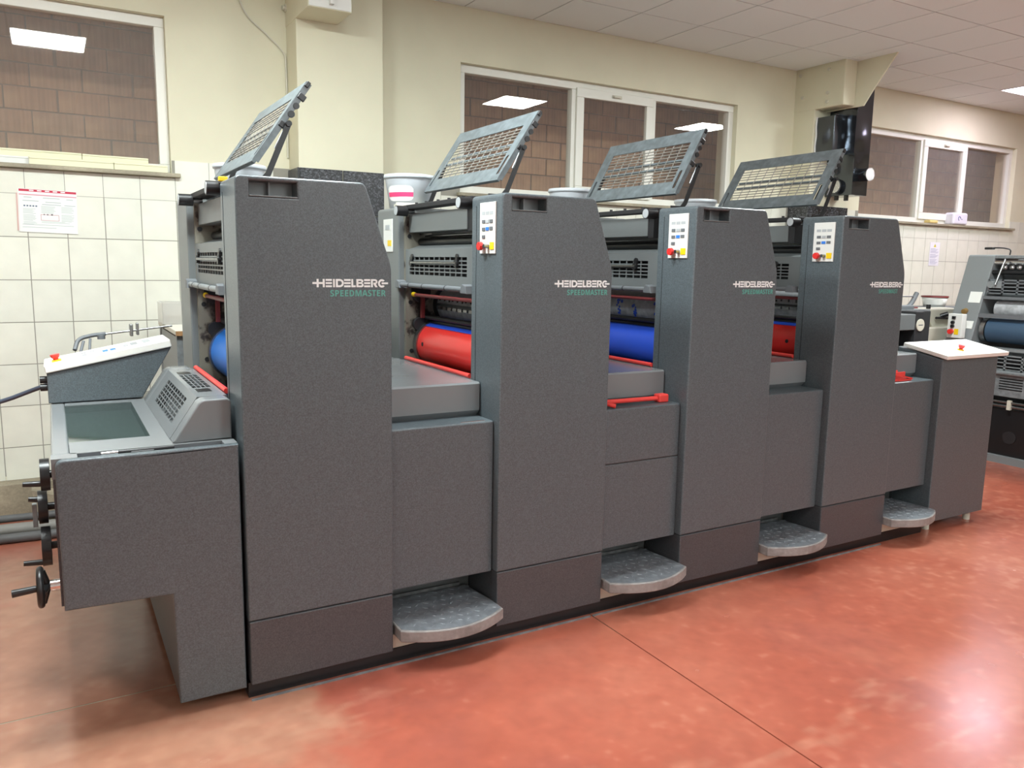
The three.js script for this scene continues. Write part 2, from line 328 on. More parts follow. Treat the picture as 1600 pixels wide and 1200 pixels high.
{
  const p = pillar('pillar_1', 0.925, 1.52, 'cream pillar behind the first printing unit');
  const b = mesh('bracket', bx(0.921, 1.2, 3.155, HC + 0.1, -2.88, -2.31, 0.003), M.wall, p);
  mesh('bracket_plate', [bx(0.926, 1.195, 3.16, HC, -2.31, -2.304), bx(1.05, 1.075, 3.18, HC, -2.304, -2.27)], M.white, b);
  mesh('bolt', [rod([0.921, 3.27, -2.83], [0.895, 3.27, -2.83], 0.014), rod([0.921, 3.27, -2.83], [0.91, 3.27, -2.83], 0.026, 6)], M.cream, b);
}
{
  const p = pillar('pillar_2', 5.87, 6.44, 'cream pillar carrying the dark duct');
  const b = mesh('bracket', bx(5.866, 6.03, 3.11, HC + 0.02, -2.88, -2.29, 0.012), M.wall, p);
  mesh('gusset', zPrism([[-2.62, 3.10], [-2.20, 3.10], [-2.13, 3.20], [-1.89, HC], [-2.62, HC]], 6.03, 6.046), M.wall, p);
  mesh('bolt', [[3.24, -2.76], [3.24, -2.47], [3.16, -2.47], [3.45, -2.47], [3.45, -2.80]].map(([y, z]) => rod([5.868, y, z], [5.852, y, z], 0.016, 8)), M.cream, b);
}
for (const [x, z, tint, label] of PANELS) { // lamp: frame, diffuser and the light it gives
  const l = thing('ceiling_light', label, 'ceiling light', [x, HC, z], 'square ceiling lights');
  mesh('lamp_frame', [bx(-0.298, 0.298, -0.004, 0.02, -0.298, -0.285), bx(-0.298, 0.298, -0.004, 0.02, 0.285, 0.298), bx(-0.298, -0.285, -0.004, 0.02, -0.285, 0.285), bx(0.285, 0.298, -0.004, 0.02, -0.285, 0.285), bx(-0.298, 0.298, 0.012, 0.02, -0.298, 0.298)], M.white, l);
  const d = mesh('diffuser', bx(-0.285, 0.285, 0, 0.011, -0.285, 0.285), new THREE.MeshStandardMaterial({ color: 0xffffff, roughness: 0.5, emissive: new THREE.Color().setRGB(...tint), emissiveIntensity: GLOW }), l);
  const a = new THREE.RectAreaLight(new THREE.Color().setRGB(...tint), LAMP, 0.56, 0.56);
  a.rotation.x = -Math.PI / 2; a.position.y = -0.006; l.add(a);
}

// ---------------------------------------------------------------- lettering
const font = await new FontLoader().loadAsync('fonts/droid/droid_sans_bold.typeface.json');
function words(text, x0, x1, y, h, z, depth = 0.0012) { // text fitted between x0 and x1, cap height h
  const g = new TextGeometry(text, { font, size: 1, depth: 1, curveSegments: 4, bevelEnabled: false });
  g.computeBoundingBox(); const b = g.boundingBox;
  g.translate(-b.min.x, -Math.max(b.min.y, -0.02), 0); g.scale((x1 - x0) / (b.max.x - b.min.x), h / Math.min(b.max.y, 0.74), depth); g.translate(x0, y, z); return g;
}
function logoGeo() { // the maker's word with bars left and right; E is three bars
  const out = [], S = 0.0002104, q = (x, y) => [0.255 + (x - 90) * S, 1.5285 - (y - 205) * S];
  const poly = (pts, holes = []) => out.push(prism(pts.map(p => q(...p)), 0.0002, 0.0016, 0, holes.map(h => h.map(p => q(...p)))));
  const R = (a, b, c, d) => poly([[a, c], [a, d], [b, d], [b, c]]);
  const arc = (cx, cy, rx, ry, a0, a1, n = 10) => Array.from({ length: n + 1 }, (_, i) => { const t = a0 + (a1 - a0) * i / n; return [cx + rx * Math.cos(t), cy - ry * Math.sin(t)]; });
  const T = 135, B = 275, H = Math.PI / 2;
  R(90, 162, 187, 222); R(162, 196, T, B); R(266, 300, T, B); R(196, 266, 188, 221);
  for (const [a, b] of [[318, 425], [640, 755], [1000, 1110]]) for (const y of [T, 188, B - 33]) R(a, b, y, y + 33);
  R(445, 477, T, B);
  poly([[495, T], [495, B], [565, B], ...arc(565, 205, 70, 70, -H, H), [565, T]], [[[529, 168], [565, 168], ...arc(565, 205, 36, 37, H, -H), [529, 242]]]);
  R(768, 802, T, B); R(802, 845, B - 33, B);
  poly([[860, T], [860, B], [950, B], ...arc(950, 238, 40, 37, -H, H), ...arc(946, 169, 38, 33, -H, H), [946, T]], [[[894, 165], [938, 165], ...arc(940, 177, 12, 10, H, -H, 6), [894, 188]], [[894, 217], [942, 217], ...arc(944, 231, 14, 13, H, -H, 6), [894, 245]]]);
  poly([[1125, T], [1125, B], [1158, B], [1158, 165], [1200, 165], ...arc(1200, 181, 14, 14, H, -H, 6), [1170, 195], [1170, 222], [1205, B], [1246, B], [1215, 217], ...arc(1198, 178, 46, 43, -H * 0.7, H), [1198, T]]);
  poly([...arc(1325, 208, 70, 73, 0.7, 2 * Math.PI - 0.7, 24), ...arc(1325, 208, 36, 38, 2 * Math.PI - 0.9, 0.9, 20)]);
  R(1322, 1440, 190, 222);
  return out;
}
const LOGO = joined(logoGeo()), SPEED = joined(words('SPEEDMASTER', 0.319, 0.530, 1.4805, 0.0168, 0.0002)), SPEED4 = joined(words('SPEEDMAST', 0.333, 0.498, 1.4805, 0.0168, 0.0002));

// ---------------------------------------------------------------- the printing press, unit by unit
const P = 1.0229, W = 0.5544, H = 1.888, S = 0.3054, B = 0.0604, CH = 0.1, HC2 = 1.591, D = 0.267;
const UNIT = [
  { cyl: 'blue', label: 'first printing unit, tall grey tower beside the delivery end, with light blue cylinder' },
  { cyl: 'red', label: 'second printing unit, grey tower with white keypad and red cylinder under a blue strip' },
  { cyl: 'deep', label: 'third printing unit, grey tower with white keypad and deep blue cylinder, printed plate above' },
  { cyl: 'red', label: 'fourth printing unit, last grey tower with white keypad, before the white topped console' },
];
function keypad(u, z0, z1, y0, y1, full) {
  const k = mesh('control_panel', bx(-0.006, -0.0005, y0, y1, z0, z1, 0.001), M.white, u), w = z1 - z0, h = y1 - y0;
  if (!full) { mesh('key', bx(-0.0075, -0.006, y0 + 0.03, y0 + 0.06, z0 + w * 0.5, z1 - 0.01), M.yellow, k); mesh('display', bx(-0.0075, -0.006, y1 - 0.055, y1 - 0.03, z0 + w * 0.25, z1 - w * 0.25), M.keyPale, k); return; }
  const at = (c, r) => [z0 + w * (0.17 + 0.24 * c), y1 - h * r];
  for (let c = 0; c < 3; c++) mesh('display', bx(-0.0068, -0.006, y1 - h * 0.24, y1 - h * 0.175, z0 + w * (0.14 + 0.25 * c), z0 + w * (0.34 + 0.26 * c)), M.keyPale, k);
  for (const [c, r, m] of [[0, 0.37, 'keyGrey'], [1, 0.37, 'keyPale'], [2, 0.37, 'keyGrey'], [0, 0.52, 'keyGrey'], [1, 0.515, 'keyBlue'], [2, 0.51, 'keyGrey'], [0, 0.67, 'keyGrey']]) {
    const [z, y] = at(c, r); mesh('key', bx(-0.009, -0.006, y - h * 0.034, y + h * 0.034, z, z + w * 0.19, 0.001), M[m], k);
  }
  const ry = y0 + h * 0.145;
  mesh('key', bx(-0.009, -0.006, ry - 0.014, ry + 0.016, z0 + w * 0.68, z0 + w * 0.93, 0.001), M.yellow, k);
  const st = mesh('key_switch', [rod([-0.006, ry, z0 + w * 0.58], [-0.03, ry, z0 + w * 0.58], 0.009, 14)], M.steel, k);
  const e = mesh('emergency_stop', [rod([-0.006, ry, z0 + w * 0.3], [-0.022, ry, z0 + w * 0.3], 0.010, 16), rod([-0.020, ry, z0 + w * 0.3], [-0.034, ry, z0 + w * 0.3], 0.018, 20, 0.0165)], M.red, k);
}
function cylinderParts(u, kind, i) {
  const cx = 0.19, cy = 1.178, r = 0.122, z0 = -1.045, z1 = -0.305;
  const skin = kind === 'blue' ? M.blue : kind === 'deep' ? M.blueDeep : M.red;
  const c = mesh('blanket_cylinder', rod([cx, cy, z0 + 0.03], [cx, cy, z1], r, 48), skin, u);
  mesh('bearer_ring', rod([cx, cy, z0 - 0.01], [cx, cy, z0 + 0.03], r + 0.008, 48), M.steel, c);
  mesh('bearer_ring', rod([cx, cy, z1], [cx, cy, z1 + 0.028], r + 0.002, 48), M.steel, c);
  mesh('end_hub', rod([cx, cy, z1 + 0.028], [cx, cy, z1 + 0.034], r - 0.02, 32), M.dark, c);
  if (kind === 'red') {
    const rad = Math.PI / 180, band = new THREE.CylinderGeometry(r + 0.0025, r + 0.0025, z1 - z0 - 0.03, 20, 1, true, 150 * rad, 66 * rad); band.rotateX(Math.PI / 2); band.translate(cx, cy, (z0 + 0.03 + z1) / 2);
    mesh('blue_strip', band, M.blueDeep, c);
    for (const z of [-0.95, -0.38]) { const a = Math.PI - 0.10; const px = cx + Math.cos(a) * r, py = cy + Math.sin(a) * r; mesh('slot_hole', rod([px + 0.002, py, z], [px - 0.0015, py, z], 0.011, 14), M.dark, c); }
  }
  const p = mesh('plate_cylinder', rod([0.30, 1.385, -1.03], [0.30, 1.385, -0.29], 0.112, 48), M.plate, u);
  mesh('bearer_ring', rod([0.30, 1.385, -1.07], [0.30, 1.385, -1.03], 0.118, 40), M.dark, p);
  if (kind === 'red') {
    mesh('clamp_bar', bx(0.178, 0.19, 1.385, 1.397, -1.02, -0.3), M.dark, p);
    for (let k = 0; k < 12; k++) mesh('clamp', bx(0.176, 0.19, 1.366, 1.381, -1.0 + k * 0.06, -0.958 + k * 0.06), M.steel, p);
    for (let k = 0; k < 14; k++) mesh('index_mark', bx(0.186, 0.192, 1.412 - (k % 3) * 0.002, 1.42 + (k % 4) * 0.004, -1.0 + k * 0.05 + (k % 3) * 0.006, -0.992 + k * 0.05 + (k % 3) * 0.006), M.dark, p);
  }
  if (kind === 'deep') for (const [z, y, s] of [[-0.80, 1.375, 1], [-0.66, 1.365, 0.7], [-0.47, 1.375, 1], [-0.93, 1.37, 0.8]]) {
    const parts = []; const R = rng(Math.round(-z * 1000));
    for (let k = 0; k < 14; k++) { const dz = (R() - 0.5) * 0.05 * s, dy = (R() - 0.5) * 0.085 * s, a = Math.PI + (1.385 - (y + dy)) / 0.112; parts.push(rod([0.30 + Math.cos(a) * 0.1115, 1.385 + Math.sin(a) * 0.1115 * -1 * -1, z + dz], [0.30 + Math.cos(a) * 0.1128, 1.385 + Math.sin(a) * 0.1128, z + dz], 0.008 * (0.5 + R() * 0.7), 8)); }
    mesh('plate_print', parts, M.blueDeep, p);
  }
  mesh('ink_roller', rod([0.16, 1.30, -1.04], [0.16, 1.30, -0.28], 0.016, 16), M.dark, u);
  mesh('ink_roller', rod([0.13, 1.325, -1.04], [0.13, 1.325, -0.28], 0.012, 16), M.rubber, u);
}
function makeUnit(i) {
  const u = thing('printing_unit', UNIT[i].label, 'printing press', [i * P, 0, 0], 'printing units of the press');
  const X = W, y0 = S + 0.003;
  // front tower cover with a grip pocket at the top left
  const outline = roundPoly([[0, y0], [X, y0], [X, HC2], [X - CH, H], [0, H]], [0, 0, 0.03, 0.022, 0.022]);
  const hole = new THREE.Path([[0.048, 1.820], [0.208, 1.820], [0.208, 1.872], [0.048, 1.872]].map(p => new THREE.Vector2(...p))); outline.holes.push(hole);
  const f = mesh('tower_cover', toCreasedNormals(prism(outline, -D, 0, 0.007), 0.2), M.paint, u);
  mesh('grip_pocket', [bx(0.044, 0.212, 1.81, 1.885, -0.075, -0.07), bx(0.12, 0.125, 1.815, 1.875, -0.07, -0.04)], M.coverTop, f);
  mesh('grip_lip', bx(0.047, 0.209, 1.8195, 1.8235, -0.02, 0.002, 0.0015), M.paintSmooth, f);
  mesh('lettering', LOGO, M.logo, f);
  mesh('lettering', i === 3 ? SPEED4 : SPEED, M.logoGreen, f);
  mesh('side_seam', bx(-0.0012, 0.001, 0.98, 1.845, -0.2225, -0.2205), M.dark, f);
  mesh('skirt', bx(0.001, X - 0.001, B, S, -D, -0.001, 0.006), M.skirt, u);
  if (i === 0) mesh('oil_cap', bx(0.0, 0.03, H - 0.001, H + 0.016, -0.30, -0.272, 0.003), M.yellow, u);
  if (i > 0) keypad(u, -0.18, -0.046, 1.648, 1.855, true);
  // rear tower
  const back = roundPoly([[0, B], [X, B], [X, HC2], [X - CH, H], [0, H]], [0.005, 0.005, 0.03, 0.022, 0.022]);
  mesh('rear_tower', toCreasedNormals(prism(back, -1.40, -1.10, 0.006), 0.2), M.paintSmooth, u);
  if (i > 0) keypad(u, -1.30, -1.175, 1.66, 1.83, false);
  // inner side frames, stained with ink
  mesh('side_frame', bx(0.03, X, 0.3, 1.86, -1.10, -1.075), M.dirty, u);
  mesh('side_frame', bx(0.03, X, 0.3, 1.86, -D - 0.02, -D), M.dirty, u);
  mesh('inner_wall', bx(X - 0.03, X - 0.002, 0.3, 1.84, -1.075, -D - 0.02), M.paintSmooth, u);
  mesh('frame_hole', [[0.05, 1.74], [0.05, 1.60], [0.055, 1.40], [0.06, 1.145]].map(([x, y]) => rod([x, y, -1.076], [x, y, -1.072], 0.011, 12)), M.dark, u);
  // ink duct on top
  const r = mesh('duct_rail', bx(0.015, 0.09, 1.872, 1.894, -1.07, -0.30, 0.003), M.rubber, u);
  for (const z of [-0.98, -0.86, -0.72, -0.6, -0.45]) mesh('screw', rod([0.05, 1.894, z], [0.05, 1.905, z], 0.008, 8), M.dark, r);
  for (const z of [-1.035, -0.318]) { const k = mesh('knob', rod([-0.04, 1.864, z], [0.02, 1.864, z], 0.026, 24), M.black, u); mesh('knob_cap', rod([-0.0415, 1.864, z], [-0.04, 1.864, z], 0.022, 24), M.keyPale, k); mesh('knob_shaft', rod([0.02, 1.864, z], [0.06, 1.864, z], 0.012, 12), M.steel, k); }
  const db = mesh('ink_duct', bx(0.045, 0.15, 1.757, 1.850, -1.07, -0.402, 0.003), M.paintSmooth, u);
  mesh('ink_duct_end', bx(0.05, 0.15, 1.75, 1.86, -0.402, -0.36), M.dark, db);
  mesh('ink_roller', rod([0.20, 1.735, -1.07], [0.20, 1.735, -0.29], 0.034, 20), M.black, u);
  mesh('ink_roller', rod([0.115, 1.712, -1.07], [0.115, 1.712, -0.29], 0.018, 16), M.black, u);
  mesh('ink_roller', rod([0.14, 1.742, -1.07], [0.14, 1.742, -0.29], 0.007, 10), M.steel, u);
  // wash-up guard with a slotted window
  const gy0 = 1.495, gy1 = 1.668, gz0 = -1.07, gz1 = -0.288, wy0 = 1.546, wy1 = 1.634, wz0 = -1.02, wz1 = -0.366, gx = 0.028;
  const gd = mesh('roller_guard', [bx(gx, gx + 0.012, wy1, gy1, gz0, gz1), bx(gx, gx + 0.012, gy0, wy0, gz0, gz1), bx(gx, gx + 0.012, wy0, wy1, gz0, wz0), bx(gx, gx + 0.012, wy0, wy1, wz1, gz1),
    zPrism([[gz0, gy1], [gz1, gy1], [gz1, gy1 + 0.006], [gz0, gy1 + 0.006]], gx, gx + 0.012), prism([[gx, gy1], [gx + 0.09, gy1 + 0.03], [gx + 0.09, gy1 + 0.022], [gx + 0.012, gy1 - 0.006]], gz0, gz1)], M.paintSmooth, u);
  for (const [x, y, r] of [[0.10, 1.545, 0.036], [0.105, 1.622, 0.036], [0.175, 1.585, 0.04]]) mesh('ink_roller', rod([x, y, -1.06], [x, y, -0.29], r, 24), M.rubber, u);
  for (let k = 1; k < 5; k++) { const y = wy0 + (wy1 - wy0) * k / 5; mesh('guard_bar', bx(gx + 0.001, gx + 0.008, y - 0.003, y + 0.003, wz0, wz1), M.paintSmooth, gd); }
  for (let k = 1; k < 11; k++) { const z = wz0 + (wz1 - wz0) * k / 11; mesh('guard_bar', bx(gx + 0.002, gx + 0.007, wy0, wy1, z - 0.0035, z + 0.0035), M.paintSmooth, gd); }
  for (const z of [-0.98, -0.46]) mesh('latch', [rod([gx - 0.006, 1.633, z], [gx + 0.004, 1.633, z], 0.016, 14), rod([gx - 0.012, 1.604, z - 0.005], [gx + 0.004, 1.604, z - 0.005], 0.017, 14), bx(gx - 0.008, gx, 1.6, 1.635, z - 0.012, z + 0.01)], M.black, gd);
  mesh('guard_rod', rod([gx - 0.008, 1.606, -0.98], [gx - 0.008, 1.606, -0.46], 0.006, 10), M.steel, gd);
  const tb = mesh('finger_bar', rod([0.0, 1.492, -1.10], [0.0, 1.492, -0.30], 0.012, 14), i ? M.keyGrey : M.press2Light, u);
  for (const z of [-0.95, -0.78, -0.52]) mesh('bar_collar', rod([0, 1.492, z - 0.004], [0, 1.492, z + 0.004], 0.0128, 14), M.dark, tb);
  for (const z of [-1.085, -0.315]) mesh('bar_bracket', zPrism([[z - 0.03, 1.475], [z + 0.03, 1.475], [z + 0.022, 1.508], [z - 0.012, 1.516], [z - 0.026, 1.502]], -0.016, 0.03, 0.003), M.keyGrey, tb);
  mesh('shaft_recess', rod([0.11, 1.455, -1.076], [0.11, 1.455, -1.06], 0.055, 24), M.dark, u);
  const mb = mesh('safety_bar', [rod([0.06, 1.441, -1.02], [0.06, 1.441, -D], 0.009, 12), bx(0.10, 0.118, 1.32, 1.44, -1.05, -1.03)], M.maroon, u);
  mesh('bar_tip', rod([0.06, 1.443, -1.045], [0.06, 1.441, -1.015], 0.013, 10, 0.010), M.yellow, mb);
  cylinderParts(u, UNIT[i].cyl, i);
  mesh('crank_hub', rod([0.10, 1.285, -1.07], [0.10, 1.285, -1.045], 0.035, 20), M.dark, u);
  mesh('finger_guard', rod([-0.002, 1.118, -1.0], [-0.002, 1.118, -D], 0.0105, 12), M.redBar, u);
  mesh('guard_slot', bx(-0.02, 0.03, 1.085, 1.1, -1.07, -D), M.keyGrey, u);
  // raised grille guard on top
  const a0 = [0.128 + [0, 0.012, -0.004, 0.008][i], 1.975], ang = Math.atan2(0.300, [0.207, 0.200, 0.165, 0.185][i]), L = 0.363;
  const g = new THREE.Group(); g.name = 'grille_guard'; g.position.set(a0[0], a0[1], 0); g.rotation.z = ang; u.add(g);
  const zA = -1.075, zB = -0.29, sA = 0.062, sB = 0.292, qA = -1.0, qB = -0.352, th = 0.004;
  const slot = (z) => { const s = 0.03, e = 0.115, w = 0.010; const pts = []; for (let k = 0; k <= 8; k++) { const t = Math.PI * k / 8; pts.push([e + Math.sin(t) * w, z + Math.cos(t) * w]); } for (let k = 0; k <= 8; k++) { const t = Math.PI + Math.PI * k / 8; pts.push([s + Math.sin(t) * w, z + Math.cos(t) * w]); } return pts; };
  const fl = (pts) => pts.map(([s, z]) => [s, -z]);
  const plate = prism(fl([[0, zA], [L, zA], [L, zB], [0, zB]]), 0, th, 0, [fl([[sA, qA], [sA, qB], [sB, qB], [sB, qA]]), fl(slot(-0.322)), fl(slot(-1.043))]); plate.rotateX(-Math.PI / 2);
  mesh('guard_frame', [plate, bx(0, L, -0.02, 0, zB - 0.003, zB), bx(0, L, -0.02, 0, zA, zA + 0.003), bx(L - 0.003, L, -0.018, 0, zA, zB), bx(-0.012, 0.004, -0.012, 0.004, zA, zB, 0.003)], M.lid, g);
  for (let k = 1; k < 12; k++) { const s = sA + (sB - sA) * k / 12; const fat = k === 5 || k === 7; mesh('grille_bar', bx(s - (fat ? 0.005 : 0.0016), s + (fat ? 0.005 : 0.0016), fat ? -0.012 : -0.001, fat ? -0.004 : 0.003, qA, qB), fat ? M.lid : M.barSteel, g); }
  for (let k = 1; k < 10; k++) { const z = qA + (qB - qA) * k / 10; mesh('grille_bar', bx(sA, sB, -0.003, 0.0005, z - 0.0016, z + 0.0016), M.barSteel, g); }
  mesh('dark_slot_backing', [bx(0.02, 0.13, -0.014, -0.010, -0.336, -0.308), bx(0.02, 0.13, -0.014, -0.010, -1.057, -1.029)], M.black, g);  // black plates added behind the slots to make them look dark
  mesh('edge_bracket', [bx(0.16, 0.185, -0.032, 0, zB - 0.008, zB + 0.004, 0.004), rod([0.225, -0.018, zB - 0.006], [0.225, -0.018, zB + 0.004], 0.013, 12), rod([0.262, -0.016, zB - 0.006], [0.262, -0.016, zB + 0.004], 0.012, 12), bx(0.29, 0.315, -0.03, 0, zB - 0.008, zB + 0.004, 0.004), bx(L - 0.02, L + 0.004, -0.014, 0.002, zB - 0.006, zB + 0.006, 0.003)], M.black, g);
  for (const z of [-0.278, -1.088]) {
    const arm = mesh('support_arm', [prism([[0.085, H - 0.004], [0.155, H - 0.004], [0.185, H + 0.03], [0.268, 2.112], [0.25, 2.122], [0.168, H + 0.042], [0.147, H + 0.018], [0.085, H + 0.018]], z - 0.004, z + 0.004), rod([0.256, 2.112, z - 0.016], [0.256, 2.112, z + 0.012], 0.011, 12)], M.black, u);
    mesh('gas_rod', rod([0.205, 2.02, z - 0.006], [0.245, 2.10, z - 0.006], 0.004, 8), M.steel, arm);
  }
  // covers, transfer housing and step to the right of the tower
  const c0 = W + 0.002, c1 = i === 3 ? P - 0.032 : P - 0.001, zc = -0.043;
  const cov = mesh('lower_cover', i === 1 ? [bx(c0, c1, 0.7, 0.959, zc - 0.9, zc, 0.008), bx(c0, c1, 0.298, 0.698, zc - 0.9, zc - 0.001, 0.003)] : bx(c0, c1, 0.298, 0.959, zc - 0.9, zc, 0.008), M.paint, u);
  if (i === 1) mesh('cover_seam', bx(c0, c1, 0.6975, 0.7005, zc - 0.02, zc - 0.004), M.dark, cov);
  const th1 = mesh('transfer_housing', toCreasedNormals(zPrism([[-0.165, 0.985], [-0.165, 1.098], [-0.172, 1.106], [-1.098, 1.106], [-1.098, 0.95], [-0.2, 0.95]], c0, c1 - 0.004, 0.004), 0.2), M.coverTop, u);
  mesh('housing_rear', bx(c0, c1, 0.1, 1.1, -1.38, -1.10, 0.006), M.paintSmooth, u);
  mesh('step_recess', [bx(c0 - 0.002, c1 + 0.002, 0.09, 0.30, -0.29, -0.27), bx(c0 - 0.002, c0 + 0.001, 0.09, 0.30, -0.27, -0.05)], M.paintSmooth, u);
  const sx0 = W + 0.012, sx1 = i === 3 ? P - 0.036 : P + 0.007;
  const edge = []; for (let k = 0; k <= 16; k++) { const t = k / 16, x = sx0 + (sx1 - sx0) * t; edge.push([x, 0.014 + 0.112 * Math.pow(Math.sin(Math.PI * (0.06 + 0.88 * t)), 0.75)]); }
  const shp = [[sx0, -0.26], ...edge.map(([x, z]) => [x, z]), [sx1, -0.04], [sx1 - 0.03, -0.26]];
  const st = mesh('step_plate', yPrism(shp, 0.117, 0.166, 0.006), M.rim, u);
  const ins = shp.map(([x, z]) => [sx0 + (sx1 - sx0) * 0.5 + (x - (sx0 + sx1) / 2) * 0.965, z > 0 ? z - 0.008 : z]);
  mesh('tread', yPrism(ins, 0.1655, 0.1675), M.tread, st);
  const lug = []; const R = rng(31 + i);
  for (let a = 0; a < 11; a++) for (let b = 0; b < 8; b++) {
    const x = sx0 + 0.03 + a * 0.04 + (b % 2) * 0.02, z = -0.23 + b * 0.042;
    const lim = 0.004 + 0.105 * Math.pow(Math.max(0.01, Math.sin(Math.PI * Math.min(0.94, Math.max(0.06, (x - sx0) / (sx1 - sx0))))), 0.8);
    if (z > lim - 0.012 || x > sx1 - 0.03) continue;
    const l = new THREE.SphereGeometry(1, 8, 4, 0, Math.PI * 2, 0, Math.PI / 2); l.scale(0.014, 0.0028, 0.0045); l.rotateY(((a + b) % 2 ? 1 : -1) * 0.8); l.translate(x, 0.1675, z); lug.push(l);
  }
  mesh('tread_lug', lug, M.tread, st).userData.kind = 'stuff';
  mesh('tread_edge', bx(sx0, sx1 - 0.06, 0.168, 0.182, -0.262, -0.254), M.press2Light, st);
  mesh('step_base', bx(c0, c1 - 0.12, 0.06, 0.118, -0.26, -0.03, 0.003), M.cream, u);
  return u;
}
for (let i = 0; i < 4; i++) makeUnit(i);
{ // bed under the units
  const b = thing('press_bed', 'low black press bed under the grey towers, with a thin pale edge strip', 'press bed');
  mesh('bed', bx(-0.005, 4.05, 0.0, 0.058, -1.36, -0.03), M.black, b);
  mesh('edge_strip', bx(0, 1.52, 0.0, 0.006, -0.006, 0.002), M.press2Light, b);
  mesh('edge_strip', bx(1.535, 3.62, 0.0, 0.006, -0.006, 0.002), M.press2Light, b);
}

// ---------------------------------------------------------------- delivery end with sloping console
{
  const d = thing('delivery_unit', 'low grey delivery end of the press with handwheels and glazed top', 'delivery unit');
  const zf = -0.02;
  mesh('front_panel', toCreasedNormals(prism(roundPoly([[-0.575, 0.462], [-0.247, 0.455], [-0.240, 0.045], [-0.012, 0.045], [-0.012, 0.966], [-0.575, 0.966]], [0, 0, 0, 0, 0.003, 0.03]), -0.05, zf, 0.008), 0.2), M.paint, d);
  mesh('body', [bx(-0.583, -0.012, 0.47, 0.90, -1.38, -0.05), bx(-0.238, -0.012, 0.045, 0.5, -1.38, -0.05), bx(-0.583, -0.24, 0.455, 0.5, -1.0, -0.3)], M.skirt, d);
  const t = mesh('top_frame', [bx(-0.585, -0.53, 0.90, 0.966, -1.38, -0.115, 0.01), bx(-0.53, -0.012, 0.90, 0.966, -1.38, -1.09), bx(-0.27, -0.012, 0.90, 0.966, -1.09, -0.29), bx(-0.53, -0.012, 0.90, 0.966, -0.29, -0.105), bx(-0.585, -0.51, 0.90, 0.966, -0.115, -0.045), bx(-0.055, -0.012, 0.90, 0.966, -0.105, -0.045)], M.coverTop, d);
  mesh('tray', [bx(-0.51, -0.055, 0.925, 0.945, -0.105, -0.045), bx(-0.51, -0.055, 0.945, 0.965, -0.107, -0.1035)], M.keyGrey, t);
  mesh('well_floor', bx(-0.53, -0.27, 0.90, 0.93, -1.09, -0.29), M.keyGrey, t);
  mesh('pane', bx(-0.53, -0.27, 0.958, 0.964, -1.09, -0.29), M.glassDust, t);
  // vented housing
  const prof = [[-0.215, 0.968], [-0.118, 1.113], [-0.015, 1.115], [-0.015, 0.968]];
  const v = mesh('vent_housing', [toCreasedNormals(prism(roundPoly(prof, [0.004, 0.02, 0.02, 0.004]), -0.20, -0.12, 0.006), 0.2), toCreasedNormals(prism(roundPoly(prof, [0.004, 0.02, 0.02, 0.004]), -1.12, -1.0, 0.004), 0.5)], M.coverTop, d);
  mesh('vent_core', prism([[-0.16, 0.968], [-0.10, 1.03], [-0.015, 1.035], [-0.015, 0.968]], -1.0, -0.2), M.paintSmooth, v);
  const ax = [-0.215, 0.968], L = Math.hypot(0.097, 0.145), an = Math.atan2(0.145, 0.097);
  const grid = (name, o, rot, len, s0, s1, z0, z1, zl, zr, ns, nz) => {
    const g = new THREE.Group(); g.name = name; g.position.set(o[0], o[1], 0); g.rotation.z = rot; d.add(g);
    mesh('vent_frame', [bx(0, s0, -0.006, 0, zl, zr), bx(s1, len, -0.006, 0, zl, zr), bx(s0, s1, -0.006, 0, zl, z0), bx(s0, s1, -0.006, 0, z1, zr)], M.coverTop, g);
    for (let k = 1; k < ns; k++) { const s = s0 + (s1 - s0) * k / ns; mesh('vent_bar', bx(s - 0.002, s + 0.002, -0.005, -0.0008, z0, z1), M.coverTop, g); }
    for (let k = 1; k < nz; k++) { const z = z0 + (z1 - z0) * k / nz; mesh('vent_bar', bx(s0, s1, -0.0045, -0.0006, z - 0.0045, z + 0.0045), M.coverTop, g); }
    return g;
  };
  grid('slope_vent', ax, an, L, 0.04, 0.145, -0.86, -0.33, -1.0, -0.2, 6, 9);
  const tg = grid('top_vent', [-0.118, 1.113], 0.012, 0.103, 0.018, 0.085, -0.80, -0.42, -1.0, -0.2, 4, 6);
  for (const z of [-0.86, -0.345]) mesh('vent_flap', bx(0.02, 0.07, 0, 0.0015, z - 0.035, z + 0.035), M.black, tg);
  // sloping console
  const c = new THREE.Group(); c.name = 'console'; d.add(c);
  const zc0 = -1.40, zc1 = -1.15;
  mesh('console_body', toCreasedNormals(prism([[-0.59, 0.970], [-0.215, 0.972], [-0.085, 1.198], [-0.59, 1.100]], zc0, zc1, 0.004), 0.2), M.paint, c);
  const g = new THREE.Group(); g.name = 'console_top'; g.position.set(-0.594, 1.102, 0); g.rotation.z = Math.atan2(0.098, 0.505); c.add(g);
  const TL = 0.522;
  mesh('console_lid', [bx(0, TL, 0, 0.036, zc0 - 0.01, zc1 + 0.008, 0.006)], M.whiteLid, c).applyMatrix4(new THREE.Matrix4().makeTranslation(-0.594, 1.102, 0).multiply(new THREE.Matrix4().makeRotationZ(Math.atan2(0.098, 0.505))));
  const key = (s, w, z, dz, m) => mesh('key', bx(s, s + w, 0.036, 0.038, z, z + dz), m, g);
  key(0.12, 0.022, -1.24, 0.04, M.keyPale); key(0.155, 0.02, -1.24, 0.04, M.ink); key(0.185, 0.02, -1.24, 0.04, M.keyPale);
  key(0.24, 0.022, -1.25, 0.06, M.keyBlue); key(0.272, 0.022, -1.25, 0.06, M.keyBlue);
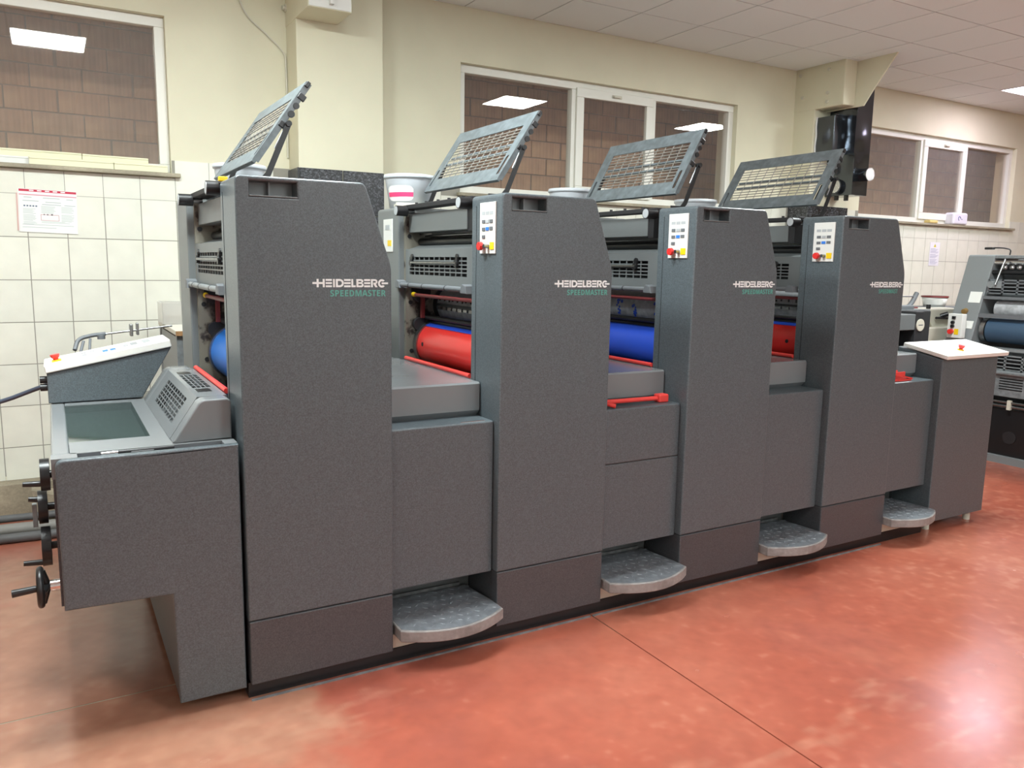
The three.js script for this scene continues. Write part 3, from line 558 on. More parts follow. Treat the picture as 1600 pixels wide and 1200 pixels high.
  key(0.33, 0.02, -1.26, 0.02, M.ink); key(0.33, 0.02, -1.31, 0.02, M.keyPale); key(0.362, 0.028, -1.32, 0.09, M.ink); key(0.415, 0.03, -1.33, 0.1, M.keyPale);
  key(0.155, 0.02, -1.31, 0.015, M.ink); key(0.19, 0.02, -1.31, 0.015, M.ink); key(0.085, 0.02, -1.25, 0.01, M.ink);
  mesh('stop_base', bx(0.035, 0.072, 0.036, 0.041, -1.26, -1.20), M.yellow, g);
  mesh('emergency_stop', [rod([0.052, 0.04, -1.23], [0.052, 0.052, -1.23], 0.011, 16), rod([0.052, 0.05, -1.23], [0.052, 0.066, -1.23], 0.015, 20, 0.02)], M.red, g);
  for (const y of [1.038, 1.072]) mesh('plug', rod([-0.618, y, -1.18], [-0.588, y, -1.18], 0.016, 16), M.black, c);
  // handwheels on the end face
  const wheel = (y, z, r, hub, hx, hy, hl) => {
    const w = mesh('handwheel', [rod([hub - 0.03, y, z], [hub, y, z], r, 40), rod([hub, y, z], [-0.583, y, z], 0.014, 14)], M.black, d);
    mesh('crank_handle', rod([hub - 0.03, y + hy, z + hx], [hub - 0.03 - hl, y + hy + 0.004, z + hx], 0.011, 14, 0.009), M.black, w);
  };
  wheel(0.83, -0.42, 0.058, -0.595, 0.03, -0.025, 0.055);
  wheel(0.69, -0.5, 0.062, -0.61, 0, 0.03, 0.03);
  wheel(0.555, -0.45, 0.072, -0.606, 0.03, -0.05, 0.06);
  const w4 = mesh('handwheel', [new THREE.TorusGeometry(0.058, 0.011, 12, 36).rotateY(Math.PI / 2).translate(-0.64, 0.522, -0.12), rod([-0.645, 0.522, -0.12], [-0.585, 0.522, -0.12], 0.014, 14), rod([-0.636, 0.467, -0.12], [-0.62, 0.522, -0.12], 0.012, 10), rod([-0.636, 0.577, -0.12], [-0.62, 0.522, -0.12], 0.012, 10), rod([-0.636, 0.522, -0.065], [-0.62, 0.522, -0.12], 0.012, 10)], M.black, d);
  mesh('crank_handle', rod([-0.645, 0.532, -0.085], [-0.72, 0.527, -0.085], 0.011, 14, 0.013), M.black, w4);
  mesh('hub_sleeve', rod([-0.612, 0.522, -0.12], [-0.582, 0.522, -0.12], 0.019, 18), M.chrome, w4);
  mesh('bracket_plate', bx(-0.66, -0.645, 0.615, 0.70, -0.53, -0.50), M.press2Light, d);
  // sheet gripper rods behind the console
  mesh('support_rod', rod([-0.36, 1.225, -1.62], [-0.02, 1.262, -1.62], 0.005, 10), M.steel, d);
  const gr = mesh('gripper_arm', [tube([[-0.47, 1.16, -1.55], [-0.45, 1.205, -1.58], [-0.40, 1.222, -1.6], [-0.33, 1.229, -1.62]], 0.010), rod([-0.43, 1.20, -1.56], [-0.45, 1.14, -1.5], 0.007), rod([-0.40, 1.21, -1.57], [-0.41, 1.14, -1.5], 0.006), rod([-0.35, 1.225, -1.6], [-0.35, 1.205, -1.6], 0.018, 14)], M.keyGrey, d);
  mesh('rod_clamp', [bx(-0.22, -0.205, 1.215, 1.275, -1.65, -1.6, 0.003), bx(-0.19, -0.178, 1.22, 1.28, -1.65, -1.6, 0.003)], M.steel, d);
}
{ const p = thing('marker_pen', 'black marker pen lying in the tray of the delivery end', 'pen', [-0.33, 0.962, -0.082]);
  p.rotation.y = 0.02;
  mesh('barrel', rod([-0.06, 0.0, 0], [0.07, 0.0, 0], 0.008, 16), M.black, p); mesh('cap', rod([0.065, 0, 0], [0.115, 0, 0], 0.0085, 16), M.black, p); mesh('tip', rod([-0.11, 0, 0], [-0.06, 0, 0], 0.006, 14, 0.0075), M.chrome, p);
  mesh('lettering', bx(-0.02, 0.05, -0.0015, 0.0015, 0.0078, 0.0083), M.keyPale, p);
}

// ---------------------------------------------------------------- end console cabinet
{
  const c = thing('console_cabinet', 'dark grey console cabinet with white sloping top at the right end of the press', 'cabinet');
  const x0 = 4.062, x1 = 4.645;
  mesh('cabinet_body', toCreasedNormals(zPrism([[-0.30, 0.072], [0, 0.068], [0, 1.082], [-0.30, 1.135]], x0, x1, 0.006), 0.2), M.paint, c);
  const g = new THREE.Group(); g.name = 'console_top'; g.position.set(0, 1.085, 0.03); g.rotation.x = Math.atan2(0.055, 0.29); c.add(g);
  mesh('console_lid', bx(x0 - 0.005, x1 + 0.06, -0.002, 0.024, -0.30, 0, 0.005), M.whiteLid, g);
  mesh('stop_base', rod([4.32, 0.024, -0.09], [4.32, 0.03, -0.09], 0.02, 18), M.yellow, g);
  mesh('emergency_stop', [rod([4.32, 0.028, -0.09], [4.32, 0.042, -0.09], 0.011, 16), rod([4.32, 0.04, -0.09], [4.32, 0.056, -0.09], 0.016, 20, 0.020)], M.red, g);
  for (const [x, z, w] of [[4.18, -0.18, 0.16], [4.2, -0.12, 0.1], [4.4, -0.13, 0.22], [4.42, -0.22, 0.04], [4.5, -0.22, 0.04], [4.58, -0.2, 0.03]]) mesh('legend', bx(x, x + w, 0.024, 0.0246, z, z + 0.006), M.ink, g);
  for (const [x, z] of [[4.14, -0.06], [4.58, -0.06], [4.14, -0.25], [4.58, -0.25]]) mesh('foot', rod([x, 0, z], [x, 0.075, z], 0.022, 14), M.cream, c);
}

// ---------------------------------------------------------------- loose things on the press
function bucket(x, z, r0, r1, h, label, sticker) {
  const b = thing('plastic_bucket', label, 'bucket', [x, H, z], 'grey plastic buckets on the rear towers');
  const pr = [[0.001, 0.001], [r0, 0.001], [r1 - 0.002, h - 0.02], [r1 + 0.004, h - 0.02], [r1 + 0.006, h - 0.012], [r1 + 0.003, h], [r1 - 0.003, h], [r0 - 0.004, 0.006], [0.001, 0.006]];
  mesh('tub', new THREE.LatheGeometry(pr.map(p => new THREE.Vector2(...p)), 40), M.bucket, b);
  if (sticker) {
    const N = 14, y0 = 0.035, y1 = 0.115, a0 = 4.75, a1 = 6.05;
    const patch = (m, name, ya, yb, off, oval) => {
      const pos = [], idx = []; for (let k = 0; k <= N; k++) { const t = k / N, a = a0 + (a1 - a0) * t, e = oval ? 0.55 + 0.45 * Math.sqrt(Math.max(0, 1 - Math.pow(2 * t - 1, 4))) : 1, ym = (ya + yb) / 2, hh = (yb - ya) / 2 * e; for (const y of [ym - hh, ym + hh]) { const r = r0 + (r1 - r0) * y / h + off; pos.push(Math.sin(a) * r, y, Math.cos(a) * r); } }
      for (let k = 0; k < N; k++) idx.push(2 * k, 2 * k + 2, 2 * k + 1, 2 * k + 1, 2 * k + 2, 2 * k + 3);
      const g = new THREE.BufferGeometry(); g.setAttribute('position', new THREE.Float32BufferAttribute(pos, 3)); g.setIndex(idx); g.computeVertexNormals(); return mesh(name, g, m, b);
    };
    patch(M.white, 'label_sticker', y0, y1, 0.0012, true);
    patch(std([0.75, 0.05, 0.16], 0.5), 'label_band', 0.058, 0.081, 0.002, false);
  }
  return b;
}
bucket(0.27, -1.25, 0.10, 0.118, 0.165, 'grey plastic bucket half hidden behind the raised grille of the first unit');
bucket(P + 0.125, -1.25, 0.105, 0.132, 0.175, 'grey plastic bucket with white and pink label on the second unit', true);
bucket(2 * P + 0.13, -1.25, 0.10, 0.122, 0.165, 'grey plastic bucket behind the second tower, left of the third raised grille');
bucket(3 * P + 0.11, -1.25, 0.10, 0.135, 0.155, 'pale plastic bucket behind the third tower, left of the fourth raised grille');
{ const p = thing('paper_pad', 'cream paper pads lying on the rear tower of the second unit', 'paper pad', [P, H, 0]);
  mesh('pad', bx(-0.01, 0.16, 0.001, 0.014, -1.136, -1.102), M.cream, p); mesh('pad', bx(0.0, 0.10, 0.014, 0.024, -1.135, -1.104), M.laminate, p); }
{ const t = thing('hand_lever', 'red bent lever tool lying on the third gap cover', 'tool', [1.61, 0.959, -0.10]);
  const y = 0.019;
  mesh('bar', [rod([0.0, y + 0.006, 0.0], [0.36, y, -0.012], 0.011, 12), rod([0.0, y + 0.006, 0.0], [0.05, 0.012, 0.05], 0.010, 12), rod([-0.012, y + 0.02, 0.0], [0.0, y - 0.012, 0.0], 0.013, 12)], M.redBar, t);
  mesh('socket', bx(0.34, 0.40, 0.0, 0.04, -0.035, 0.012, 0.008), M.redBar, t); }
{ const t = thing('gripper_clamp', 'red folded metal clamp on the last cover beside the console cabinet', 'clamp', [3.76, 0.959, -0.11]);
  mesh('jaw', [bx(-0.08, 0.11, 0.002, 0.012, 0.02, 0.045), bx(-0.05, 0.07, 0.012, 0.055, -0.03, -0.022), bx(0.04, 0.13, 0.0, 0.045, -0.02, -0.012)], M.redBar, t);
  const a = bx(-0.12, 0.12, -0.004, 0.004, -0.012, 0.012); a.rotateZ(-0.2); a.translate(0, 0.036, 0.035); mesh('strap', a, M.redBar, t); }
{ const j = thing('small_jar', 'small white jar with green lid next to the red clamp', 'jar', [3.66, 0.9595, -0.075]);
  mesh('glass', rod([0, 0, 0], [0, 0.04, 0], 0.026, 24), M.white, j); mesh('lid', rod([0, 0.04, 0], [0, 0.052, 0], 0.024, 24), std([0.25, 0.42, 0.10], 0.5), j); }
tag(mesh('metal_strip', bx(0.875, 0.985, 0.9592, 0.961, -0.065, -0.056), M.chrome), 'short shiny metal strip on the first gap cover', 'metal strip');

// ---------------------------------------------------------------- wall things
function canvasTex(w, h, draw) { const c = document.createElement('canvas'); c.width = w; c.height = h; const g = c.getContext('2d'); draw(g, w, h); const t = new THREE.CanvasTexture(c); t.colorSpace = THREE.SRGBColorSpace; t.magFilter = THREE.LinearFilter; return t; }
function printed(name, w, h, tex, parent) { const g = new THREE.PlaneGeometry(w, h); const m = new THREE.Mesh(g, new THREE.MeshStandardMaterial({ map: tex, roughness: 0.3 })); m.name = name; m.castShadow = m.receiveShadow = true; parent.add(m); return m; }
{ // safety sheet in a plastic sleeve with a red header
  const n = thing('safety_sheet', 'white printed sheet with red header taped to the tiles at left', 'notice', [-0.535, 1.873, ZB + 0.009]);
  n.rotation.z = -0.02;
  mesh('sleeve', bx(-0.158, 0.152, -0.128, 0.128, 0, 0.003), M.white, n);
  mesh('folder_edge', bx(-0.166, -0.152, -0.12, 0.10, 0.0, 0.002), std([0.62, 0.40, 0.36], 0.6), n);
  const t = canvasTex(512, 420, (g, w, h) => {
    g.fillStyle = '#e3e6e2'; g.fillRect(0, 0, w, h); g.fillStyle = '#c0304a'; g.fillRect(0, 0, w, 22); g.fillStyle = '#efe3e4'; g.fillRect(0, 22, w, 26); g.fillStyle = '#cf8c9a'; g.fillRect(0, 48, w, 10);
    g.fillStyle = '#f0f0f0'; for (let k = 0; k < 5; k++) g.fillRect(90 + k * 70, 5, 40, 10);
    const R = rng(3); g.fillStyle = '#9aa5a5';
    for (const [x, y, ww] of [[40, 76, 70], [210, 76, 150], [420, 80, 60], [30, 110, 140], [230, 116, 140], [200, 140, 170], [400, 140, 100]]) g.fillRect(x, y, ww, 5);
    g.fillStyle = '#5c6a80'; for (let k = 0; k < 5; k++) g.fillRect(36 + k * 26, 156, 16, 14);
    g.fillStyle = '#b4bcba'; for (const [x, y, ww, n2] of [[30, 190, 120, 5], [190, 158, 150, 7], [370, 158, 120, 6], [30, 250, 120, 6], [370, 236, 120, 7], [30, 320, 130, 3], [190, 310, 300, 2]]) for (let k = 0; k < n2; k++) g.fillRect(x, y + k * 11, ww * (0.7 + 0.3 * R()), 4);
    g.strokeStyle = '#b05560'; g.lineWidth = 3; g.strokeRect(186, 244, 160, 56); g.fillStyle = '#6a5a60'; g.fillRect(210, 236, 10, 12); g.fillRect(240, 236, 12, 12); g.fillRect(276, 234, 18, 14);
    g.fillStyle = '#aab2b0'; g.fillRect(20, 345, 460, 4); g.fillRect(20, 372, 300, 4);
  });
  printed('print', 0.30, 0.25, t, n).position.set(-0.001, 0, 0.0034);
}
{ const n = thing('warning_sheet', 'small white notice with yellow warning triangle on the right tiles', 'notice', [8.325, 1.80, ZB + 0.009]);
  mesh('sheet', bx(-0.095, 0.095, -0.135, 0.135, 0, 0.001), M.paper, n);
  const t = canvasTex(256, 360, (g, w, h) => { g.fillStyle = '#e9e7ee'; g.fillRect(0, 0, w, h); g.fillStyle = '#d8c820'; g.beginPath(); g.moveTo(128, 20); g.lineTo(160, 72); g.lineTo(96, 72); g.fill(); g.fillStyle = '#6a6020'; g.fillRect(124, 38, 8, 22); g.fillStyle = '#a9a8c0'; for (let k = 0; k < 19; k++) if (k !== 6 && k !== 12) g.fillRect(24, 92 + k * 13, 120 + ((k * 67) % 90), 6); });
  printed('print', 0.188, 0.268, t, n).position.set(0, 0, 0.0014);
}
{ // lengths of cable trunking on the left sill
  const L = [[-2.2, -0.62, 0.0, -2.868, 0.045, 'whitish', 'white short length of trunking at the left end of the window sill'], [-2.0, -0.34, 0.047, -2.89, 0.042, 'y', 'upper cream length of cable trunking against the left window, left piece'], [-0.337, 0.035, 0.045, -2.89, 0.042, 'y', 'upper cream length of cable trunking against the left window, right piece'], [-0.62, -0.17, 0.0, -2.83, 0.045, 'y', 'lower cream length of cable trunking on the left sill, left piece'], [-0.167, 0.14, 0.0, -2.83, 0.045, 'y', 'lower cream length of cable trunking on the left sill, right piece']];
  for (const [a, b, dy, z, h, m, label] of L) {
    const y = WY0 + dy;
    const q = thing('cable_trunking', label, 'trunking', [a, y, z], 'trunking lengths on the left sill');
    mesh('channel', bx(0, b - a, 0, h * 0.72, -0.018, 0.018, 0.002), m === 'y' ? M.yellowTube : M.white, q); mesh('channel_lid', bx(0, b - a, h * 0.72, h, -0.019, 0.019, 0.004), m === 'y' ? M.yellowTube : M.white, q);
  }
}
{ const p = thing('tissue_pack', 'white and lilac tissue pack on the right window sill', 'tissue pack', [8.69, WY0, -2.85]);
  const g = new RoundedBoxGeometry(0.28, 0.135, 0.12, 4, 0.025); g.translate(0, 0.0675, 0);
  const q = g.attributes.position; for (let i = 0; i < q.count; i++) if (q.getY(i) > 0.1) q.setY(i, q.getY(i) + 0.02 * (1 - Math.abs(q.getX(i)) / 0.14)); g.computeVertexNormals();
  mesh('wrapper', g, std([0.74, 0.72, 0.80], 0.35), p);
  mesh('print_mark', [new THREE.TorusGeometry(0.022, 0.004, 6, 20, 4.4).translate(-0.03, 0.07, 0.0605), bx(0.0, 0.03, 0.06, 0.066, 0.0595, 0.0615)], std([0.10, 0.09, 0.30], 0.5), p);
}
{ const s = thing('sponge', 'yellow sponge on the right window sill under the sash', 'sponge', [8.2, WY0, -2.84]); mesh('foam', bx(-0.075, 0.075, 0, 0.035, -0.04, 0.04, 0.012), std([0.72, 0.56, 0.22], 0.9), s); }
{ // glossy black duct fixed to the right pillar
  const d = thing('ventilation_duct', 'glossy black sheet metal duct on the pillar between the windows', 'duct');
  mesh('riser', bx(6.09, 6.31, 2.31, 3.42, -2.607, -2.30, 0.002), M.duct, d);
  mesh('elbow_box', bx(5.90, 6.088, 2.70, 3.035, -2.606, -2.40, 0.003), M.duct, d);
  mesh('elbow_flange', [bx(5.905, 6.11, 2.69, 2.70, -2.405, -2.392), bx(5.905, 6.11, 3.035, 3.045, -2.405, -2.392), bx(6.075, 6.09, 2.69, 3.045, -2.40, -2.296)], M.duct, d);
  mesh('sealant', tube([[5.897, 2.69, -2.598], [5.893, 2.78, -2.60], [5.898, 2.87, -2.597], [5.893, 2.95, -2.6], [5.9, 3.04, -2.6]], 0.009), M.white, d);
  const s1 = mesh('spigot', rod([6.09, 2.40, -2.47], [6.055, 2.40, -2.47], 0.072, 28), M.duct, d); mesh('spigot_cap', rod([6.056, 2.40, -2.47], [6.05, 2.40, -2.47], 0.064, 28), M.foil, s1);
  const s2 = mesh('spigot', rod([6.22, 2.50, -2.30], [6.22, 2.50, -2.215], 0.06, 28), M.duct, d); mesh('spigot_cap', rod([6.22, 2.50, -2.216], [6.22, 2.50, -2.208], 0.06, 28), M.foil, s2);
  mesh('foot_bracket', [bx(6.10, 6.13, 2.27, 2.31, -2.50, -2.47), bx(6.10, 6.13, 2.26, 2.31, -2.39, -2.36)], M.black, d);
}
tag(mesh('wall_cable', tube([[0.62, HC, ZB + 0.02], [0.61, 3.35, ZB + 0.015], [0.66, 3.2, ZB + 0.012], [0.80, 3.08, ZB + 0.01], [0.905, 2.98, ZB + 0.01], [0.915, 2.9, ZB + 0.01], [0.914, 2.3, ZB + 0.01]], 0.006, 60), M.cream), 'thin cream cable hanging on the wall beside the left pillar', 'cable');

// ---------------------------------------------------------------- things behind the delivery end
{ const t = thing('work_table', 'work table with worn top behind the delivery end', 'table', [0, 0, 0]);
  mesh('table_top', bx(0.03, 0.9, 1.185, 1.21, -2.72, -1.9, 0.003), M.laminate, t); mesh('front_edge', bx(0.03, 0.9, 1.184, 1.209, -1.9, -1.885), M.wood, t);
  for (const [x, z] of [[0.06, -1.93], [0.86, -1.93], [0.06, -2.68], [0.86, -2.68]]) mesh('leg', bx(x - 0.025, x + 0.03, 0, 1.185, z - 0.025, z + 0.025), M.press2Light, t);
  mesh('side_panel', bx(0.04, 0.055, 0.9, 1.17, -2.65, -1.96), M.press2, t); }
{ const b = thing('plastic_box', 'clear plastic box with papers on the work table', 'box', [0.16, 1.21, -2.5]);
  mesh('tub', [bx(-0.14, 0.25, 0, 0.004, -0.12, 0.12), bx(-0.14, 0.25, 0, 0.13, 0.116, 0.12), bx(-0.14, 0.25, 0, 0.13, -0.12, -0.116), bx(-0.14, -0.136, 0, 0.13, -0.12, 0.12), bx(0.246, 0.25, 0, 0.13, -0.12, 0.12)], M.softPlastic, b);
  const p = bx(-0.06, 0.24, 0.03, 0.035, -0.1, 0.1); p.rotateZ(0.0); mesh('papers', [bx(-0.1, 0.24, 0.004, 0.05, -0.1, 0.1)], M.laminate, b); }
tag(mesh('wood_board', bx(0.13, 0.5, 1.21, 1.225, -2.3, -2.05), M.wood), 'light brown wooden board on the work table', 'board');
tag(mesh('air_hose', tube([[-0.585, 1.035, -1.3], [-0.66, 1.0, -1.36], [-0.78, 0.95, -1.42], [-0.95, 0.915, -1.5], [-1.3, 0.88, -1.6], [-1.9, 0.9, -1.7], [-2.6, 0.4, -1.8], [-3.0, 0.02, -1.9]], 0.010, 60), M.hose), 'dark blue hose leaving the console to the left', 'hose');
[[0.055, 0.035, -2.42, 'cableGrey', 'thick grey cable on the floor at left, uppermost of the bundle'], [0.028, 0.028, -2.34, 'cable', 'black cable on the floor at left, nearest the press'], [0.02, 0.02, -2.52, 'cableGrey', 'thin grey cable on the floor at left, nearest the wall'], [0.11, 0.022, -2.46, 'cable', 'black cable lying on top of the floor cables at left']].forEach(([y, r, z, m, label], k) => {
  tag(mesh('floor_cable', tube([[-3.2, y, z + 0.05], [-2.2, y, z - 0.02], [-1.4, y, z], [-0.9, y, z + 0.02], [-0.5, y, z + 0.04], [0.0, y, z - 0.02]], r, 50, 10), M[m]), label, 'cable', 'cables on the floor at left');
});
{ const w = thing('cable_duct', 'grey sheet metal cable duct on the floor behind the handwheels', 'duct', [-0.66, 0, -2.6]); mesh('cover', prism([[-0.06, 0], [0.7, 0], [0.7, 0.2], [0.1, 0.2], [-0.06, 0.26]], 0, 0.16, 0.003), M.concrete, w); }
{ const b = thing('plastic_jug', 'white and blue plastic jug cut off by the left picture edge', 'jug', [-0.985, 0, -1.95]);
  mesh('jug_body', new THREE.LatheGeometry([[0.001, 0], [0.085, 0], [0.09, 0.02], [0.09, 0.12], [0.07, 0.17], [0.03, 0.2], [0.03, 0.22], [0.001, 0.22]].map(p => new THREE.Vector2(...p)), 28), M.white, b); mesh('jug_label', new THREE.CylinderGeometry(0.0915, 0.0915, 0.05, 28, 1, true).translate(0, 0.055, 0), M.blue, b); }

// ---------------------------------------------------------------- machines beyond the last unit
{ // feeder end seen past the last tower
  const f = thing('feeder_unit', 'dark feeder end with cream round badge behind the last tower', 'feeder');
  mesh('feeder_bed', bx(4.85, 5.72, 0.0, 0.92, -1.62, -1.15, 0.01), M.skirt, f);
  mesh('cross_beam', bx(4.9, 5.585, 1.125, 1.255, -1.36, -1.20, 0.006), M.paintSmooth, f);
  mesh('rear_block', bx(4.9, 6.1, 0.92, 1.265, -1.62, -1.40, 0.008), M.rubber, f);
  mesh('rear_block', bx(4.9, 5.3, 0.92, 1.05, -1.40, -1.2, 0.008), M.keyGrey, f);
  const hd = mesh('end_post', bx(5.59, 5.70, 0.92, 1.275, -1.34, -1.20, 0.006), M.rubber, f);
  mesh('badge', rod([5.648, 1.165, -1.20], [5.648, 1.165, -1.192], 0.05, 32), M.cream, hd); mesh('badge_text', bx(5.62, 5.676, 1.161, 1.169, -1.192, -1.1912), M.keyGrey, hd);
  mesh('lever', [tube([[5.90, 1.29, -1.5], [5.94, 1.31, -1.5], [5.98, 1.35, -1.5], [6.025, 1.415, -1.5]], 0.02, 24), bx(5.70, 5.95, 1.27, 1.31, -1.54, -1.46, 0.01)], M.keyGrey, f);
  mesh('thin_rod', rod([5.4, 1.385, -1.5], [6.0, 1.385, -1.5], 0.005), M.steel, f);
  mesh('top_rail', bx(5.2, 6.1, 1.265, 1.275, -1.62, -1.41), M.press2Light, f);
  mesh('red_rail', bx(5.95, 6.15, 1.276, 1.288, -1.60, -1.56), M.maroon, f);
  mesh('wire', tube([[5.0, 0.92, -1.18], [5.06, 0.98, -1.17], [5.12, 0.985, -1.17], [5.2, 0.92, -1.18]], 0.008), M.white, f);
}
{ // cream sheet machine
  const m = thing('cream_machine', 'cream machine head with black handle between the feeder and the slanted press', 'machine');
  mesh('base', bx(6.45, 7.2, 0, 1.0, -1.95, -1.66, 0.01), M.cream, m);
  mesh('head', prism([[6.56, 1.06], [7.1, 1.06], [7.1, 1.255], [6.47, 1.255], [6.47, 1.17]], -1.95, -1.65, 0.006), M.cream, m);
  mesh('tray', bx(6.26, 6.95, 0.93, 1.095, -1.66, -1.55, 0.006), M.cream, m);
  mesh('handle', [rod([6.54, 1.178, -1.625], [6.76, 1.172, -1.625], 0.012, 14), rod([6.64, 1.19, -1.65], [6.68, 1.215, -1.60], 0.024, 16), rod([6.74, 1.172, -1.625], [6.88, 1.26, -1.625], 0.008, 10)], M.black, m);
  mesh('knob', rod([6.6, 1.255, -1.75], [6.6, 1.295, -1.75], 0.02, 14), M.black, m);
  mesh('side_table', bx(6.5, 7.6, 1.236, 1.25, -2.25, -1.97), M.keyGrey, m);
  mesh('side_leg', [bx(6.55, 6.58, 0, 1.236, -2.2, -2.17), bx(7.5, 7.53, 0, 1.236, -2.2, -2.17)], M.keyGrey, m);
}
{ const t = thing('ink_tin', 'white tin with red rim standing behind the cream machine', 'tin', [7.24, 1.25, -2.1]);
  mesh('can', new THREE.LatheGeometry([[0.001, 0], [0.10, 0], [0.122, 0.10], [0.001, 0.10]].map(p => new THREE.Vector2(...p)), 32), M.white, t); mesh('rim', new THREE.LatheGeometry([[0.1215, 0.094], [0.127, 0.094], [0.127, 0.108], [0.12, 0.108]].map(p => new THREE.Vector2(...p)), 32), M.maroon, t); mesh('label', new THREE.CylinderGeometry(0.1195, 0.108, 0.055, 24, 1, true, 4.4, 1.6).translate(0, 0.05, 0), M.paper, t); }
{ // second press, slanted side frame, rollers and guards facing left
  const p = thing('small_press', 'older grey press with slanted side frame and dark rollers at the right edge', 'printing press');
  const lean = y => 6.37 + Math.max(0, 0.3216 * (y - 0.95));
  mesh('side_tower', toCreasedNormals(prism(roundPoly([[6.37, 0.06], [6.37, 0.95], [lean(1.757), 1.757], [7.1, 1.757], [7.1, 0.06]], [0.01, 0.01, 0.02, 0.02, 0.01]), -1.43, -1.195, 0.006), 0.2), M.press2, p);
  mesh('side_tower', toCreasedNormals(prism(roundPoly([[6.37, 0.06], [6.37, 0.95], [lean(1.757), 1.757], [7.1, 1.757], [7.1, 0.06]], [0.01, 0.01, 0.02, 0.02, 0.01]), -0.2, 0.03, 0.006), 0.2), M.press2, p);
  const zA = -1.195, zB = -0.2;
  mesh('frame_back', bx(6.8, 6.85, 0.06, 1.7, zA, zB), M.press2, p);
  mesh('top_cover', bx(lean(1.74), 7.0, 1.725, 1.752, zA, zB, 0.004), M.press2Light, p);
  mesh('roller', rod([6.64, 1.69, zA], [6.64, 1.69, zB], 0.022, 20), M.chrome, p);
  for (let k = 0; k < 14; k++) { const z = zA + 0.1 + k * 0.06; const g = new THREE.SphereGeometry(0.024, 12, 8); g.translate(6.62, 1.645, z); mesh('ink_key', g, M.steel, p); }
  mesh('roller', rod([6.62, 1.605, zA], [6.62, 1.605, zB], 0.02, 16), M.black, p);
  const guard = (name, y0, y1, x, ny, nz, m) => { const g = mesh(name, [bx(x, x + 0.01, y0, y0 + 0.012, zA + 0.02, zB), bx(x, x + 0.01, y1 - 0.012, y1, zA + 0.02, zB)], m, p); for (let k = 1; k < ny; k++) { const y = y0 + (y1 - y0) * k / ny; mesh('guard_bar', bx(x, x + 0.008, y - 0.005, y + 0.005, zA + 0.02, zB), m, g); } for (let k = 0; k <= nz; k++) { const z = zA + 0.02 + (zB - zA - 0.02) * k / nz; mesh('guard_bar', bx(x, x + 0.008, y0, y1, z - 0.008, z + 0.008), m, g); } mesh('inner_roller', rod([x + 0.1, (y0 + y1) / 2, zA], [x + 0.1, (y0 + y1) / 2, zB], (y1 - y0) * 0.42, 24), M.rubber, g); };
  guard('roller_guard', 1.42, 1.545, 6.53, 4, 8, M.keyGrey);
  mesh('guard_hinge', [bx(6.52, 6.55, 1.47, 1.53, -1.16, -1.06, 0.004), rod([6.515, 1.50, -1.15], [6.54, 1.50, -1.15], 0.03, 16)], M.press2, p);
  mesh('wash_bar', bx(6.50, 6.56, 1.375, 1.40, zA, zB), M.keyGrey, p);
  const wr = mesh('plate_cylinder', rod([6.60, 1.29, zA + 0.09], [6.60, 1.29, zB], 0.075, 32), M.plate, p);
  mesh('cross_bar', bx(6.46, 6.5, 1.215, 1.25, zA, zB), M.keyGrey, p);
  const bc = mesh('blanket_cylinder', rod([6.56, 1.105, zA + 0.07], [6.56, 1.105, zB], 0.105, 36), M.blueOld, p); mesh('bearer_ring', rod([6.56, 1.105, zA + 0.02], [6.56, 1.105, zA + 0.06], 0.105, 36), M.steel, bc);
  mesh('cross_bar', bx(6.40, 6.5, 0.945, 0.97, zA, zB), M.press2, p);
  guard('grille_guard', 0.785, 0.915, 6.40, 4, 7, M.press2Light);
  mesh('nose_bar', rod([6.385, 0.765, zA], [6.385, 0.765, zB], 0.02, 16), M.press2Light, p);
  const sp = mesh('slotted_panel', bx(6.395, 6.41, 0.565, 0.75, zA, zB, 0.003), M.press2Light, p);
  for (let c = 0; c < 4; c++) for (let r = 0; r < 5; r++) mesh('panel_slot', bx(6.3935, 6.396, 0.625 + r * 0.022, 0.635 + r * 0.022, -1.16 + c * 0.24, -0.97 + c * 0.24), M.black, sp);
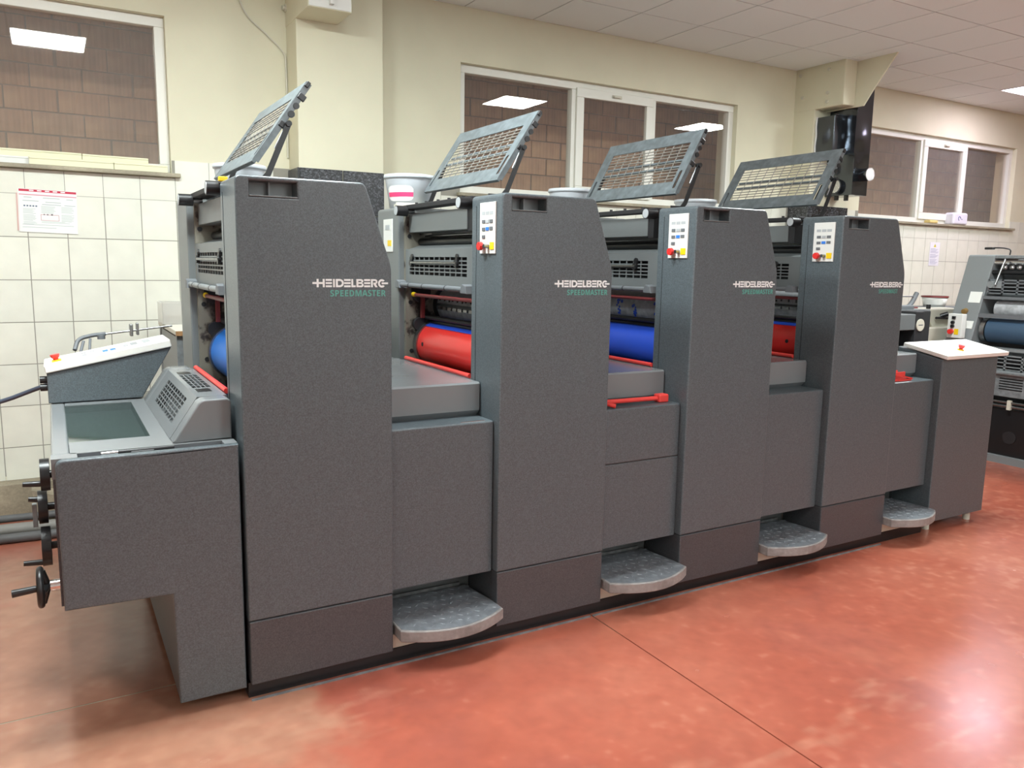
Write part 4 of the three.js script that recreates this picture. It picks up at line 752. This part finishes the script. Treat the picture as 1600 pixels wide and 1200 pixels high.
  const rl = mesh('sheet_rail', [rod([6.39, 0.52, zA], [6.39, 0.52, zB], 0.01), rod([6.40, 0.485, zA], [6.40, 0.485, zB], 0.012)], M.steel, p); for (let k = 0; k < 5; k++) mesh('rail_clip', bx(6.375, 6.40, 0.46, 0.54, -1.0 + k * 0.17, -0.97 + k * 0.17), M.cream, rl);
  mesh('base_panel', bx(6.41, 6.43, 0.05, 0.46, zA, zB), M.black, p); mesh('panel_hole', rod([6.411, 0.22, -0.80], [6.405, 0.22, -0.80], 0.055, 24), M.dark, p);
  mesh('base_plate', bx(6.36, 7.1, 0.0, 0.06, -1.43, 0.03), M.press2, p);
  const face = (name, y, z, h, w, m, t = 0.004) => { const g = bx(-t, 0, -h / 2, h / 2, -w / 2, w / 2); g.rotateZ(-0.311); g.translate(lean(y), y, z); return mesh(name, g, m, p); };
  face('instruction_label', 1.385, -1.265, 0.10, 0.105, M.paper); face('instruction_label', 1.145, -1.27, 0.07, 0.105, M.paper);
  mesh('brass_knob', rod([lean(1.265) - 0.03, 1.256, -1.315], [lean(1.265), 1.265, -1.315], 0.024, 20), std([0.42, 0.26, 0.09], 0.35, { metalness: 0.6 }), p);
  const cb = mesh('control_box', bx(6.30, 6.37, 1.03, 1.24, -1.365, -1.24, 0.004), M.white, p);
  mesh('button', bx(6.288, 6.30, 1.195, 1.22, -1.325, -1.295), M.black, cb);
  for (const y of [1.165, 1.132]) mesh('button', rod([6.282, y, -1.315], [6.30, y, -1.315], 0.015, 14), M.black, cb);
  mesh('emergency_stop', rod([6.272, 1.085, -1.325], [6.30, 1.085, -1.325], 0.022, 20), M.red, cb); mesh('stop_label', bx(6.298, 6.30, 1.06, 1.11, -1.30, -1.262), M.yellow, cb);
  mesh('lamp_arm', [tube([[6.75, 1.757, -1.14], [6.75, 1.80, -1.14], [6.74, 1.815, -1.18], [6.73, 1.82, -1.28]], 0.006, 24), bx(6.70, 6.75, 1.805, 1.825, -1.34, -1.27, 0.006)], M.black, p);
  mesh('tilt_rod', rod([6.58, 1.72, -1.08], [6.50, 1.50, -1.10], 0.008), M.steel, p);
}

scene.traverse(o => { if (o.isMesh) { o.castShadow = o.receiveShadow = true; } if (o.isLight) o.castShadow = true; });
renderer.render(scene, camera);
